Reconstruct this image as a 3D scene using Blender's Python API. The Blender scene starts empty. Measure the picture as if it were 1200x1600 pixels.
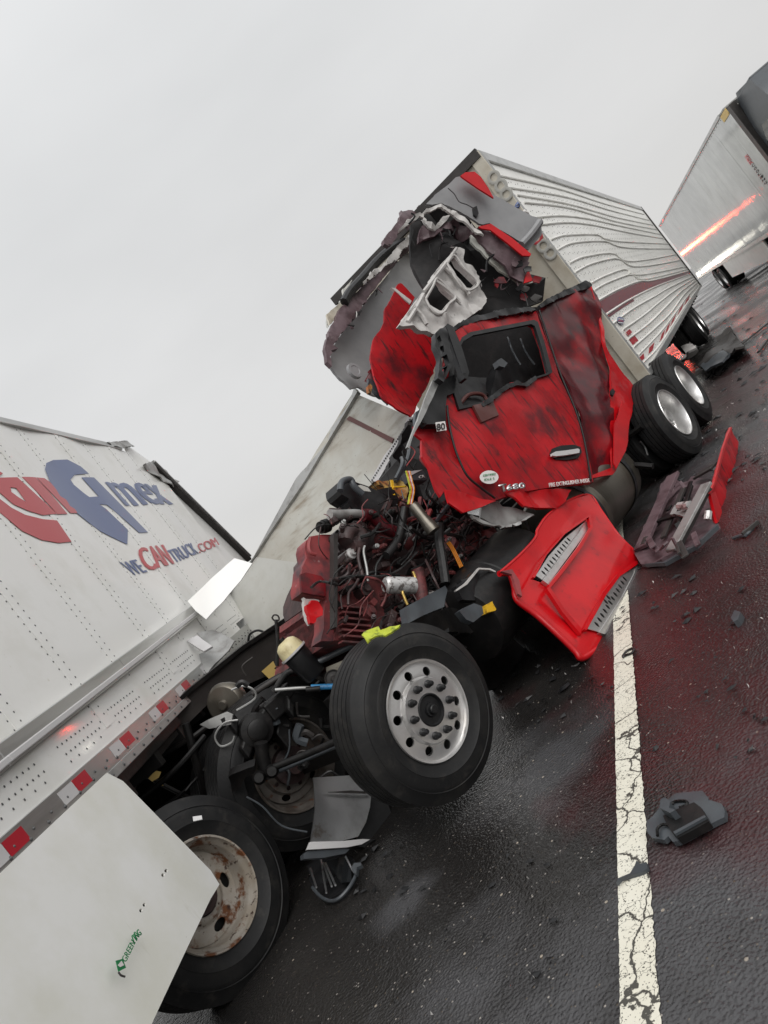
import bpy, bmesh, math, random
from mathutils import Vector as V, Matrix, noise
from mathutils.geometry import delaunay_2d_cdt
random.seed(7)
S = bpy.context.scene
C = S.collection
R_ = math.radians

# ------------------------------------------------------------------ camera
FOC = 1150.0; EYE = V((0, 0, 1.66)); TH = R_(37.7); PI_ = R_(0.45)
FW = V((0, math.cos(PI_), -math.sin(PI_))); R0 = V((1, 0, 0)); U0 = V((0, math.sin(PI_), math.cos(PI_)))
RR = R0 * math.cos(TH) - U0 * math.sin(TH); UU = R0 * math.sin(TH) + U0 * math.cos(TH)
cam = bpy.data.cameras.new('camera'); co = bpy.data.objects.new('camera', cam); C.objects.link(co)
m = Matrix((RR, UU, -FW)).transposed().to_4x4(); m.translation = EYE
co.matrix_world = m
cam.sensor_fit = 'VERTICAL'; cam.sensor_height = 36; cam.lens = FOC / 1600 * 36
cam.clip_end = 3000; cam.clip_start = 0.05
S.camera = co
# ------------------------------------------------------------------ sky, sun, exposure
SUN_EL, SUN_AZ = 48, -62          # azimuth from +X, the soft bright side of the overcast behind the camera
w = bpy.data.worlds.new('World'); S.world = w; w.use_nodes = True
nt = w.node_tree; nt.nodes.clear()
def N(t, nt_, **k):
    n = nt_.nodes.new(t)
    for a, b in k.items(): setattr(n, a, b)
    return n
out = N('ShaderNodeOutputWorld', nt); bg = N('ShaderNodeBackground', nt)
sky = N('ShaderNodeTexSky', nt, sky_type='NISHITA', sun_disc=False)
sky.sun_elevation = R_(SUN_EL); sky.sun_rotation = R_(90 - SUN_AZ)
tc = N('ShaderNodeTexCoord', nt); sp = N('ShaderNodeSeparateXYZ', nt)
rp = N('ShaderNodeValToRGB', nt)
rp.color_ramp.elements[0].position = 0.0; rp.color_ramp.elements[0].color = (6.0, 5.88, 5.75, 1)
rp.color_ramp.elements[1].position = 1.0; rp.color_ramp.elements[1].color = (9.6, 9.7, 9.8, 1)
e = rp.color_ramp.elements.new(0.5); e.color = (6.5, 6.55, 6.55, 1)
ns = N('ShaderNodeTexNoise', nt); ns.inputs['Scale'].default_value = 1.6; ns.inputs['Detail'].default_value = 4
mp = N('ShaderNodeMapping', nt); mp.inputs['Scale'].default_value = (1, 1, 2.6)
mr = N('ShaderNodeMapRange', nt); mr.inputs['To Min'].default_value = 0.93; mr.inputs['To Max'].default_value = 1.07
mr.inputs['From Min'].default_value = 0.3; mr.inputs['From Max'].default_value = 0.7
mx = N('ShaderNodeVectorMath', nt, operation='SCALE')
mix = N('ShaderNodeMix', nt, data_type='RGBA'); mix.inputs[0].default_value = 0.95
L = nt.links.new
L(tc.outputs['Generated'], sp.inputs[0]); L(sp.outputs['Z'], rp.inputs[0])
L(tc.outputs['Generated'], mp.inputs[0]); L(mp.outputs[0], ns.inputs['Vector']); L(ns.outputs[0], mr.inputs[0])
L(rp.outputs[0], mx.inputs[0]); L(mr.outputs[0], mx.inputs['Scale'])
L(sky.outputs[0], mix.inputs[6]); L(mx.outputs[0], mix.inputs[7]); L(mix.outputs[2], bg.inputs[0])
bg.inputs[1].default_value = 0.1
L(bg.outputs[0], out.inputs[0])
sl = bpy.data.lights.new('sun', 'SUN'); sl.energy = 1.5; sl.angle = R_(50); sl.color = (1, .98, .95)
so = bpy.data.objects.new('sun', sl); C.objects.link(so)
sd = V((math.cos(R_(SUN_EL)) * math.cos(R_(SUN_AZ)), math.cos(R_(SUN_EL)) * math.sin(R_(SUN_AZ)), math.sin(R_(SUN_EL))))
so.rotation_euler = sd.to_track_quat('Z', 'Y').to_euler()
S.view_settings.view_transform = 'Standard'; S.view_settings.look = 'None'
S.view_settings.exposure = 0.2; S.view_settings.gamma = 1
S.view_settings.use_curve_mapping = False

# ------------------------------------------------------------------ geometry helpers
def ray(x, y): return FW + RR * ((x - 600) / FOC) - UU * ((y - 800) / FOC)
def at(x, y, Y):
    r = ray(x, y); return EYE + r * (Y / r.y)
class Fr:
    """a plane of the place: origin, direction along it, outward normal"""
    def __init__(s, o, a, n):
        s.o = V(o); s.n = V(n).normalized(); a = V(a); s.a = (a - s.n * a.dot(s.n)).normalized(); s.b = s.n.cross(s.a)
    def px(s, x, y, d=0):
        r = ray(x, y); t = (s.o + s.n * d - EYE).dot(s.n) / r.dot(s.n); return EYE + r * t
    def loc(s, p):
        q = p - s.o; return (q.dot(s.a), q.dot(s.b), q.dot(s.n))
    def w(s, a, b, d=0): return s.o + s.a * a + s.b * b + s.n * d
def F3(p0, p1, p2):
    """plane through three points, normal facing the viewer side"""
    a = p1 - p0; n = a.cross(p2 - p0).normalized()
    if n.dot(EYE - p0) < 0: n = -n
    return Fr(p0, a, n)
def cr(off, sc, pts): return [(off[0] + x / sc, off[1] + y / sc) for x, y in pts]
T = Fr((-.49, 4.18, 0), (.669, .743, 0), (.743, -.669, 0))          # driver side of the red tractor
NT = Fr((-2.05, 0, 0), (0, 1, 0), (1, 0, 0))                        # side of the near white trailer
RT = Fr((3.49, 8.77, 0), (.514, .858, 0), (.858, -.514, 0))          # side of the ribbed trailer
RF = Fr((3.49, 8.77, 0), (.858, -.514, 0), (-.514, -.858, 0))        # its front wall
FT = Fr((12.07, 17.5, 0), (-.349, -.937, 0), (-.937, .349, 0))      # side of the far trailer
G = Fr((0, 0, 0), (1, 0, 0), (0, 0, 1))                             # ground
_a = at(845, 350, 8.05) - at(600, 300, 7.5); _a.z = 0; _a.normalize(); TR = Fr(at(600, 300, 7.5), _a, (_a.y, -_a.x, 0))   # torn roof above the cab

def obj(name, bm, mat, parent=None, smooth=False, recalc=True):
    if recalc: bmesh.ops.recalc_face_normals(bm, faces=bm.faces)
    root = parent
    while root is not None and root.parent is not None: root = root.parent
    if root is not None:
        off = root.location.copy()
        for v in bm.verts: v.co -= off
    me = bpy.data.meshes.new(name); bm.to_mesh(me); bm.free()
    me.materials.append(mat)
    if smooth:
        for p in me.polygons: p.use_smooth = True
        if smooth == 'auto': me.set_sharp_from_angle(angle=R_(38))
    o = bpy.data.objects.new(name, me); C.objects.link(o)
    if parent is not None: o.parent = parent
    return o
def tag(o, label=None, cat=None, group=None, kind=None):
    if label: o['label'] = label
    if cat: o['category'] = cat
    if group: o['group'] = group
    if kind: o['kind'] = kind
    return o
def thing(name, loc, label, cat, group=None):
    o = bpy.data.objects.new(name, None); C.objects.link(o); o.location = loc; o.empty_display_size = .2
    return tag(o, label, cat, group)

def inpoly(x, y, P):
    c = False; j = len(P) - 1
    for i in range(len(P)):
        xi, yi = P[i]; xj, yj = P[j]
        if (yi > y) != (yj > y) and x < (xj - xi) * (y - yi) / (yj - yi) + xi: c = not c
        j = i
    return c
def dens(P, g):
    o = []
    for i in range(len(P)):
        a = V(P[i]); b = V(P[(i + 1) % len(P)]); k = max(1, int((b - a).length / g))
        for j in range(k): o.append(a.lerp(b, j / k))
    return o
def mesh2d(P, holes=(), g=0, hg=None):
    """triangulate an outline (list of 2D) with holes, optional interior grid"""
    vs, es = [], []
    loops = [dens(P, g) if g else [V(p) for p in P]] + [[V(p) for p in h] for h in holes]
    for lp in loops:
        b = len(vs); vs += lp; es += [(b + i, b + (i + 1) % len(lp)) for i in range(len(lp))]
    if g:
        xs = [p[0] for p in P]; ys = [p[1] for p in P]
        nx = int((max(xs) - min(xs)) / g) + 1; ny = int((max(ys) - min(ys)) / g) + 1
        for i in range(nx):
            for j in range(ny):
                x = min(xs) + (i + .5 + (.5 if j % 2 else 0)) * g; y = min(ys) + (j + .5) * g
                if inpoly(x, y, P) and not any(inpoly(x, y, h) for h in holes): vs.append(V((x, y)))
    r = delaunay_2d_cdt(vs, es, [], 0, 1e-6)
    hb = [(min(p[0] for p in h), max(p[0] for p in h), min(p[1] for p in h), max(p[1] for p in h), h) for h in holes]
    tris = []
    for f in r[2]:
        c = (r[0][f[0]] + r[0][f[1]] + r[0][f[2]]) / 3
        if not inpoly(c.x, c.y, P): continue
        if any(a <= c.x <= b and d <= c.y <= e_ and inpoly(c.x, c.y, h) for a, b, d, e_, h in hb): continue
        tris.append(f)
    return r[0], tris
def slab(bm, fr, P, d=0, th=.01, holes=(), g=0, disp=None):
    """outline in frame coordinates -> solid with thickness th behind the face, bent by disp(s,t)"""
    vs, tris = mesh2d(P, holes, g)
    f_ = []; b_ = []
    for v in vs:
        dd = d + (disp(v.x, v.y) if disp else 0)
        f_.append(bm.verts.new(fr.w(v.x, v.y, dd))); b_.append(bm.verts.new(fr.w(v.x, v.y, dd - th)))
    cnt = {}
    for t in tris:
        try:
            bm.faces.new([f_[i] for i in t]); bm.faces.new([b_[i] for i in reversed(t)])
        except ValueError: continue
        for i in range(3):
            k = (t[i], t[(i + 1) % 3]); cnt[k] = 1
    for (a, b) in list(cnt):
        if (b, a) not in cnt:
            try: bm.faces.new([f_[b], f_[a], b_[a], b_[b]])
            except ValueError: pass
    for v in [v for v in bm.verts if not v.link_faces]: bm.verts.remove(v)
def fpts(fr, pix, d=0):
    return [fr.loc(fr.px(x, y, d))[:2] for x, y in pix]
def crumple(amp, sc, seed=0, ridge=False):
    def f(s, t):
        n = noise.noise(V((s * sc + seed, t * sc, seed * 1.7)))
        n2 = noise.noise(V((s * sc * 2.7, t * sc * 2.7 + seed, 3.1)))
        if ridge: n = .5 - 2 * abs(n); 
        return amp * (n + .4 * n2)
    return f
def sheet(name, fr, pix, mat, parent, d=0, th=.008, holes=(), g=0, disp=None, smooth='auto', rag=0):
    bm = bmesh.new(); P = fpts(fr, pix, d)
    if rag: P = [tuple(V(p) + V((random.gauss(0, 1), random.gauss(0, 1))) * rag * random.choice((.06, .1, .12, .2, .3, .8))) for p in dens(P, max(rag * 1.2, .02)) if random.random() < .7]
    slab(bm, fr, P, d, th, [fpts(fr, h, d) for h in holes], g, disp)
    return obj(name, bm, mat, parent, smooth)
def smoothpath(p, k=5):
    if len(p) < 3: return [V(q) for q in p]
    o = []
    for i in range(len(p) - 1):
        p0 = p[max(i - 1, 0)]; p1 = p[i]; p2 = p[i + 1]; p3 = p[min(i + 2, len(p) - 1)]
        for j in range(k):
            t = j / k
            o.append(.5 * ((2 * p1) + (p2 - p0) * t + (2 * p0 - 5 * p1 + 4 * p2 - p3) * t * t + (3 * p1 - p0 - 3 * p2 + p3) * t ** 3))
    o.append(V(p[-1])); return o
def tube(bm, path, r, seg=8, k=5, cap=True, r2=None):
    P = smoothpath([V(p) for p in path], k)
    rings = []; up = V((.13, .27, 1)).normalized()
    for i, p in enumerate(P):
        t = (P[min(i + 1, len(P) - 1)] - P[max(i - 1, 0)])
        if t.length < 1e-9: t = V((0, 0, 1))
        t.normalize(); a = t.cross(up)
        if a.length < .05: a = t.cross(V((1, 0, 0)))
        a.normalize(); b = t.cross(a); up = b if abs(b.z) > .2 else up
        q = r if r2 is None else r + (r2 - r) * i / (len(P) - 1)
        rings.append([bm.verts.new(p + (a * math.cos(2 * math.pi * j / seg) + b * math.sin(2 * math.pi * j / seg)) * q) for j in range(seg)])
    for i in range(len(rings) - 1):
        # keep rings aligned
        A, B = rings[i], rings[i + 1]
        best = min(range(seg), key=lambda s_: (A[0].co - B[s_].co).length)
        B[:] = B[best:] + B[:best]
        for j in range(seg): bm.faces.new([A[j], A[(j + 1) % seg], B[(j + 1) % seg], B[j]])
    if cap:
        bm.faces.new(rings[0]); bm.faces.new(rings[-1])
def tubeo(name, path, r, mat, parent, seg=8, **k):
    bm = bmesh.new(); tube(bm, path, r, seg, **k); return obj(name, bm, mat, parent, 'auto')
def basis(n):
    n = V(n).normalized(); a = n.cross(V((0, 0, 1)))
    if a.length < .1: a = n.cross(V((1, 0, 0)))
    a.normalize(); return n, a, n.cross(a)
def lathe(bm, c, n, prof, seg=48, closed=False, a0=0, a1=2 * math.pi):
    n, a, b = basis(n); full = abs(a1 - a0 - 2 * math.pi) < 1e-6
    k = seg if full else seg + 1; rings = []
    for r, x in prof:
        if r < 1e-6: rings.append([bm.verts.new(c + n * x)] * k); continue
        rings.append([bm.verts.new(c + n * x + (a * math.cos(a0 + (a1 - a0) * j / seg) + b * math.sin(a0 + (a1 - a0) * j / seg)) * r) for j in range(k)])
    m_ = len(rings)
    for i in range(m_ if closed else m_ - 1):
        A, B = rings[i], rings[(i + 1) % m_]
        for j in range(seg):
            q = [A[j], A[(j + 1) % k], B[(j + 1) % k], B[j]]; u = []
            for v in q:
                if v not in u: u.append(v)
            if len(u) > 2:
                try: bm.faces.new(u)
                except ValueError: pass
def latheo(name, c, n, prof, mat, parent, seg=48, closed=False, smooth='auto', **k):
    bm = bmesh.new(); lathe(bm, V(c), n, prof, seg, closed, **k); return obj(name, bm, mat, parent, smooth)
def box(bm, c, ax, half, bev=0):
    """oriented box: centre, three axes, half sizes"""
    vs = [bm.verts.new(c + ax[0] * half[0] * i + ax[1] * half[1] * j + ax[2] * half[2] * k) for i in (-1, 1) for j in (-1, 1) for k in (-1, 1)]
    fs = [bm.faces.new([vs[i] for i in q]) for q in ((0, 1, 3, 2), (4, 6, 7, 5), (0, 4, 5, 1), (2, 3, 7, 6), (0, 2, 6, 4), (1, 5, 7, 3))]
    if bev:
        es = {e_ for f in fs for e_ in f.edges}
        bmesh.ops.bevel(bm, geom=list(es), offset=bev, segments=2, affect='EDGES', profile=.5)
def boxf(bm, fr, s, t, d, bev=0):
    """box in frame coordinates given ranges"""
    c = fr.w((s[0] + s[1]) / 2, (t[0] + t[1]) / 2, (d[0] + d[1]) / 2)
    box(bm, c, (fr.a, fr.b, fr.n), (abs(s[1] - s[0]) / 2, abs(t[1] - t[0]) / 2, abs(d[1] - d[0]) / 2), bev)
def boxo(name, fr, s, t, d, mat, parent, bev=.004):
    bm = bmesh.new(); boxf(bm, fr, s, t, d, bev); return obj(name, bm, mat, parent)
def bar(bm, p, q, wx, wy, up=V((0, 0, 1)), bev=.003):
    t = (q - p).normalized(); a = t.cross(up)
    if a.length < .05: a = t.cross(V((1, 0, 0)))
    a.normalize(); b = a.cross(t)
    box(bm, (p + q) / 2, (t, a, b), ((q - p).length / 2, wx / 2, wy / 2), bev)
def baro(name, p, q, wx, wy, mat, parent, up=V((0, 0, 1)), bev=.003):
    bm = bmesh.new(); bar(bm, p, q, wx, wy, up, bev); return obj(name, bm, mat, parent)
def text(name, s, fr, o, e_, top, mat, parent, d=0, bold=0.0, th=.002, disp=None):
    """lettering lying on a plane: pixel of baseline start, baseline end and top-left corner of the capitals"""
    cu = bpy.data.curves.new(name, 'FONT'); cu.body = s; cu.offset = bold; cu.resolution_u = 3
    t = bpy.data.objects.new(name, cu); C.objects.link(t); bpy.context.view_layer.update()
    me = bpy.data.meshes.new_from_object(t); bpy.data.objects.remove(t)
    bm = bmesh.new(); bm.from_mesh(me); bpy.data.meshes.remove(me)
    bmesh.ops.triangulate(bm, faces=bm.faces)
    xs = [v.co.x for v in bm.verts]; x0, x1 = min(xs), max(xs); h = .70
    O = fr.px(*o, d); X = fr.px(*e_, d) - O; Y = fr.px(*top, d) - O
    r = bmesh.ops.extrude_face_region(bm, geom=list(bm.faces))
    ex = {v for v in r['geom'] if isinstance(v, bmesh.types.BMVert)}
    for v in bm.verts:
        z = 0 if v in ex else -th
        v.co = O + X * ((v.co.x - x0) / (x1 - x0)) + Y * (v.co.y / h) + fr.n * z
        if disp: q = fr.loc(v.co); v.co += fr.n * disp(q[0], q[1])
    return obj(name, bm, mat, parent)

# ------------------------------------------------------------------ materials
def mat(name, base, rough=.5, metal=0, layers=(), bump=(), coat=0, coord='Object', spec=.5, rvar=None, stretch=None, rot=None):
    """base colour, then layers of (noise scale, colour, low, high, detail, stretch) mixed over it"""
    m_ = bpy.data.materials.new(name); m_.use_nodes = True; t = m_.node_tree; b = t.nodes['Principled BSDF']
    l = t.links.new
    tc_ = N('ShaderNodeTexCoord', t); src = tc_.outputs[coord]
    def mapped(st, rt=None):
        if not st: return src
        mp_ = N('ShaderNodeMapping', t); mp_.inputs['Scale'].default_value = st
        if rt: mp_.inputs['Rotation'].default_value = rt
        l(src, mp_.inputs[0]); return mp_.outputs[0]
    cur = None; b.inputs['Base Color'].default_value = (*base, 1)
    b.inputs['Roughness'].default_value = rough; b.inputs['Metallic'].default_value = metal
    b.inputs['Coat Weight'].default_value = coat; b.inputs['Coat Roughness'].default_value = .07
    b.inputs['Specular IOR Level'].default_value = spec
    rcur = None
    for ly in layers:
        sc, col, lo, hi = ly[:4]; det = ly[4] if len(ly) > 4 else 6; st = ly[5] if len(ly) > 5 else None; rt = ly[6] if len(ly) > 6 else None
        n = N('ShaderNodeTexNoise', t); n.inputs['Scale'].default_value = sc; n.inputs['Detail'].default_value = det; n.inputs['Roughness'].default_value = .62
        l(mapped(st, rt), n.inputs['Vector'])
        r = N('ShaderNodeMapRange', t); r.inputs['From Min'].default_value = lo; r.inputs['From Max'].default_value = hi
        l(n.outputs[0], r.inputs[0])
        x = N('ShaderNodeMix', t, data_type='RGBA'); l(r.outputs[0], x.inputs[0])
        if cur: l(cur, x.inputs[6])
        else: x.inputs[6].default_value = (*base, 1)
        x.inputs[7].default_value = (*col, 1); cur = x.outputs[2]
        if rcur is None: rcur = r.outputs[0]
    if cur: l(cur, b.inputs['Base Color'])
    if rvar is not None and rcur:
        q = N('ShaderNodeMapRange', t); q.inputs['To Min'].default_value = rough; q.inputs['To Max'].default_value = rvar
        l(rcur, q.inputs[0]); l(q.outputs[0], b.inputs['Roughness'])
    last = None
    for bp in bump:
        sc, stg, dist = bp[:3]; st = bp[3] if len(bp) > 3 else None
        n = N('ShaderNodeTexNoise', t); n.inputs['Scale'].default_value = sc; n.inputs['Detail'].default_value = 4
        l(mapped(st), n.inputs['Vector'])
        u = N('ShaderNodeBump', t); u.inputs['Strength'].default_value = stg; u.inputs['Distance'].default_value = dist
        l(n.outputs[0], u.inputs['Height'])
        if last: l(last, u.inputs['Normal'])
        last = u.outputs[0]
    if last: l(last, b.inputs['Normal'])
    return m_
M = {}
DIRT = (.035, .018, .017)
M['red'] = mat('red_paint', (.54, .004, .008), .3, 0, [(2.2, (.36, .004, .008), .45, .75), (9, (.20, .008, .010), .60, .75, 10), (40, (.25, .02, .02), .68, .76)], [(5, .05, .02)], coat=.38, spec=.2)
M['red_dirty'] = mat('sooty_red_paint', (.50, .007, .013), .34, 0,
    [(2.0, (.34, .005, .009), .36, .60, 12), (2.6, (.11, .009, .013), .50, .68, 15), (26, (.09, .011, .013), .555, .64, 10, (1, 1, .11)), (5, (.05, .012, .013), .60, .70, 15, (1, 1, .5)), (90, (.34, .06, .06), .66, .74)], [(6, .08, .02)], coat=.12, rvar=.6, spec=.22)
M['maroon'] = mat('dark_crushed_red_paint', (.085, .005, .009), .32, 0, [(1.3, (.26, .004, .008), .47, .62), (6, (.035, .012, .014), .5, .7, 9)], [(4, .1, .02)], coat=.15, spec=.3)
M['white'] = mat('white_panel_paint', (.87, .865, .84), .36, 0, [(1.3, (.70, .69, .63), .5, .8), (14, (.62, .58, .48), .66, .8, 8)], [(1.2, .05, .05)], coat=.3)
M['skirt'] = mat('white_skirt_plastic', (.87, .865, .84), .45, 0, [(1.1, (.72, .71, .62), .45, .75), (5, (.50, .48, .36), .63, .84, 10, (1, 1, .3), (.5, 0, 0)), (55, (.2, .19, .17), .74, .78, 4, (1, .3, 1))], [(3, .05, .02)])
M['ribwhite'] = mat('grimy_white_aluminium', (.88, .87, .83), .30, 0, [(2.0, (.74, .73, .68), .45, .75), (16, (.38, .36, .31), .62, .78, 8)], [(1.2, .04, .03)])
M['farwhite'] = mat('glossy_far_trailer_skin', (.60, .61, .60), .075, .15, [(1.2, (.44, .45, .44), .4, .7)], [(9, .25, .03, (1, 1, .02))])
M['frontwall'] = mat('stained_front_wall', (.62, .58, .49), .4, .1, [(2.5, (.42, .36, .27), .45, .72, 9), (30, (.2, .16, .12), .66, .74)], [])
M['alu'] = mat('brushed_aluminium_rail', (.52, .52, .51), .35, .85, [(8, (.34, .34, .33), .45, .7, 6, (1, .1, 1))], [(30, .06, .01, (1, .1, 1))])
M['alu_dull'] = mat('dull_aluminium', (.42, .42, .41), .5, .6, [(7, (.25, .24, .23), .5, .7, 8)], [(18, .15, .01)])
M['rim_alu'] = mat('polished_wheel_aluminium', (.74, .73, .72), .32, .9, [(7, (.55, .53, .50), .5, .8, 6)], [])
M['rubber'] = mat('wet_black_rubber', (.010, .010, .0105), .55, 0, [(5, (.022, .021, .020), .45, .7, 8), (9, (.042, .038, .034), .56, .78, 10)], [(60, .25, .004), (6, .1, .01)], spec=.32)
M['black'] = mat('black_steel', (.008, .0075, .0075), .45, 0, [(8, (.020, .017, .016), .5, .72, 8)], [(25, .25, .008)], spec=.28)
M['plastic'] = mat('black_plastic', (.011, .011, .012), .38, 0, [(7, (.028, .028, .029), .5, .75)], [(20, .15, .006)], spec=.35)
M['greyplastic'] = mat('slate_grey_plastic', (.060, .068, .076), .38, 0, [(9, (.05, .052, .056), .5, .7)], [(25, .1, .005)])
M['charcoal'] = mat('charcoal_beam_steel', (.034, .030, .028), .5, 0, [(5, (.060, .054, .050), .5, .75, 9, (1, .3, 1))], [(30, .2, .006)])
M['grey_liner'] = mat('grey_moulded_liner', (.27, .27, .275), .42, 0, [(2.2, (.21, .21, .215), .45, .7), (26, (.30, .29, .28), .68, .76)], [(3, .08, .03)])
M['maroon_grey'] = mat('maroon_grey_fibreglass', (.13, .085, .095), .5, 0, [(6, (.055, .028, .033), .45, .65, 9), (25, (.35, .31, .30), .66, .72)], [(14, .3, .01)])
M['fibre'] = mat('torn_white_fibreglass', (.52, .50, .48), .55, 0, [(7, (.34, .32, .31), .5, .7, 9), (28, (.14, .12, .11), .64, .72)], [(12, .4, .012)])
M['beige'] = mat('dusty_lining_panel', (.44, .42, .37), .6, 0, [(2.2, (.50, .50, .46), .4, .6), (3, (.26, .22, .17), .54, .72, 10, (.6, .6, 3)), (32, (.13, .10, .08), .66, .72, 6)], [(10, .15, .008)])
M['greypanel'] = mat('grey_white_panel', (.52, .52, .49), .5, 0, [(2, (.44, .43, .39), .4, .65, 8), (14, (.34, .31, .26), .62, .75, 9)], [(4, .08, .02)])
M['engine_red'] = mat('dusty_red_engine_casting', (.21, .048, .048), .6, 0, [(9, (.07, .028, .028), .42, .62, 9), (22, (.25, .17, .16), .62, .75, 6)], [(18, .4, .012)])
M['engine_dark'] = mat('oily_dark_casting', (.045, .028, .028), .45, 0, [(9, (.09, .05, .048), .5, .7, 9)], [(22, .45, .012)])
M['shroud'] = mat('faded_red_shroud', (.30, .050, .052), .5, 0, [(4, (.075, .035, .04), .45, .62, 9), (20, (.4, .26, .25), .66, .75)], [(6, .12, .02)])
M['galv'] = mat('scuffed_canister_metal', (.62, .61, .60), .45, .45, [(24, (.16, .14, .13), .5, .6, 6)], [(40, .2, .004)])
M['hose'] = mat('black_hose_rubber', (.010, .010, .010), .42, 0, [(12, (.045, .04, .04), .5, .7)], [(60, .2, .004)])
M['chrome'] = mat('dented_chrome', (.88, .89, .90), .33, 1.0, [(3.5, (.62, .62, .62), .5, .7), (5, (.30, .20, .12), .60, .72, 8)], [(2, .12, .03)])
M['steelwheel'] = mat('rusty_white_wheel', (.40, .37, .33), .5, .1, [(4, (.30, .26, .21), .4, .6, 8), (9, (.15, .055, .020), .53, .61, 10), (22, (.04, .016, .01), .58, .66, 8)], [(20, .35, .006)])
M['steelwheel_dirty'] = mat('grimy_steel_wheel', (.16, .145, .13), .55, .1, [(6, (.08, .065, .055), .4, .6, 8), (14, (.10, .035, .015), .58, .66, 8)], [(22, .3, .006)])
M['cream'] = mat('cream_reservoir_plastic', (.66, .58, .34), .4, 0, [(9, (.34, .26, .12), .52, .72, 8)], [])
M['yellow_tag'] = mat('pale_yellow_sticker', (.68, .48, .16), .5)
M['yellow'] = mat('yellow_part', (.72, .42, .02), .45, 0, [(25, (.3, .17, .02), .55, .7)])
M['hivis'] = mat('lime_cloth', (.46, .52, .04), .7, 0, [(22, (.16, .20, .03), .5, .62)], [(30, .5, .01)])
M['blue'] = mat('blue_shock_sleeve', (.03, .20, .42), .4, 0, [(20, (.02, .06, .12), .55, .7)])
M['gold'] = mat('brass_fitting', (.55, .38, .12), .35, .8)
M['orange'] = mat('orange_cable', (.75, .25, .02), .45)
M['green'] = mat('green_print', (.02, .20, .07), .5)
M['text_red'] = mat('faded_red_print', (.52, .065, .075), .42, coat=.2)
M['text_blue'] = mat('faded_blue_print', (.11, .15, .30), .42, coat=.2)
M['text_white'] = mat('white_print', (.75, .72, .70), .4)
M['text_dark'] = mat('dark_print', (.04, .035, .035), .5)
M['tape_red'] = mat('red_reflective_tape', (.40, .012, .025), .35)
M['tape_white'] = mat('silver_reflective_tape', (.55, .54, .54), .35)
M['maroon_band'] = mat('maroon_stripe_print', (.16, .010, .030), .3, .1, [(14, (.09, .008, .02), .5, .7)])
M['rivet'] = mat('dark_rivet', (.11, .11, .11), .45, .5)
M['glass'] = mat('dark_tinted_glass', (.012, .013, .014), .08, 0)
M['brown'] = mat('brown_plastic', (.10, .03, .025), .4)
M['tankmetal'] = mat('dirty_aluminium_tank', (.17, .155, .13), .34, .75, [(5, (.10, .085, .065), .45, .7, 9, (1, 1, .3)), (22, (.24, .22, .19), .66, .75)], [(9, .12, .01)])
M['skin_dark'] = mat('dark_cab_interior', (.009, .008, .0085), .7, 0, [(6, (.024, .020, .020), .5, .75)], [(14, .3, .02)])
M['cardboard'] = mat('torn_orange_box', (.34, .11, .03), .6, 0, [(9, (.50, .34, .10), .45, .6), (14, (.07, .04, .02), .5, .6, 8)])
def emis(name, col, st):
    m_ = bpy.data.materials.new(name); m_.use_nodes = True; b = m_.node_tree.nodes['Principled BSDF']
    b.inputs['Base Color'].default_value = (*col, 1); b.inputs['Emission Color'].default_value = (*col, 1); b.inputs['Emission Strength'].default_value = st
    return m_
M['lamp_red'] = emis('lit_red_lamp', (1, .05, .02), 170)
M['lamp_white'] = emis('lit_white_lamp', (1, .95, .82), 26)
M['lamp_amber'] = emis('lit_amber_lamp', (1, .38, .05), 120)

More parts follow.
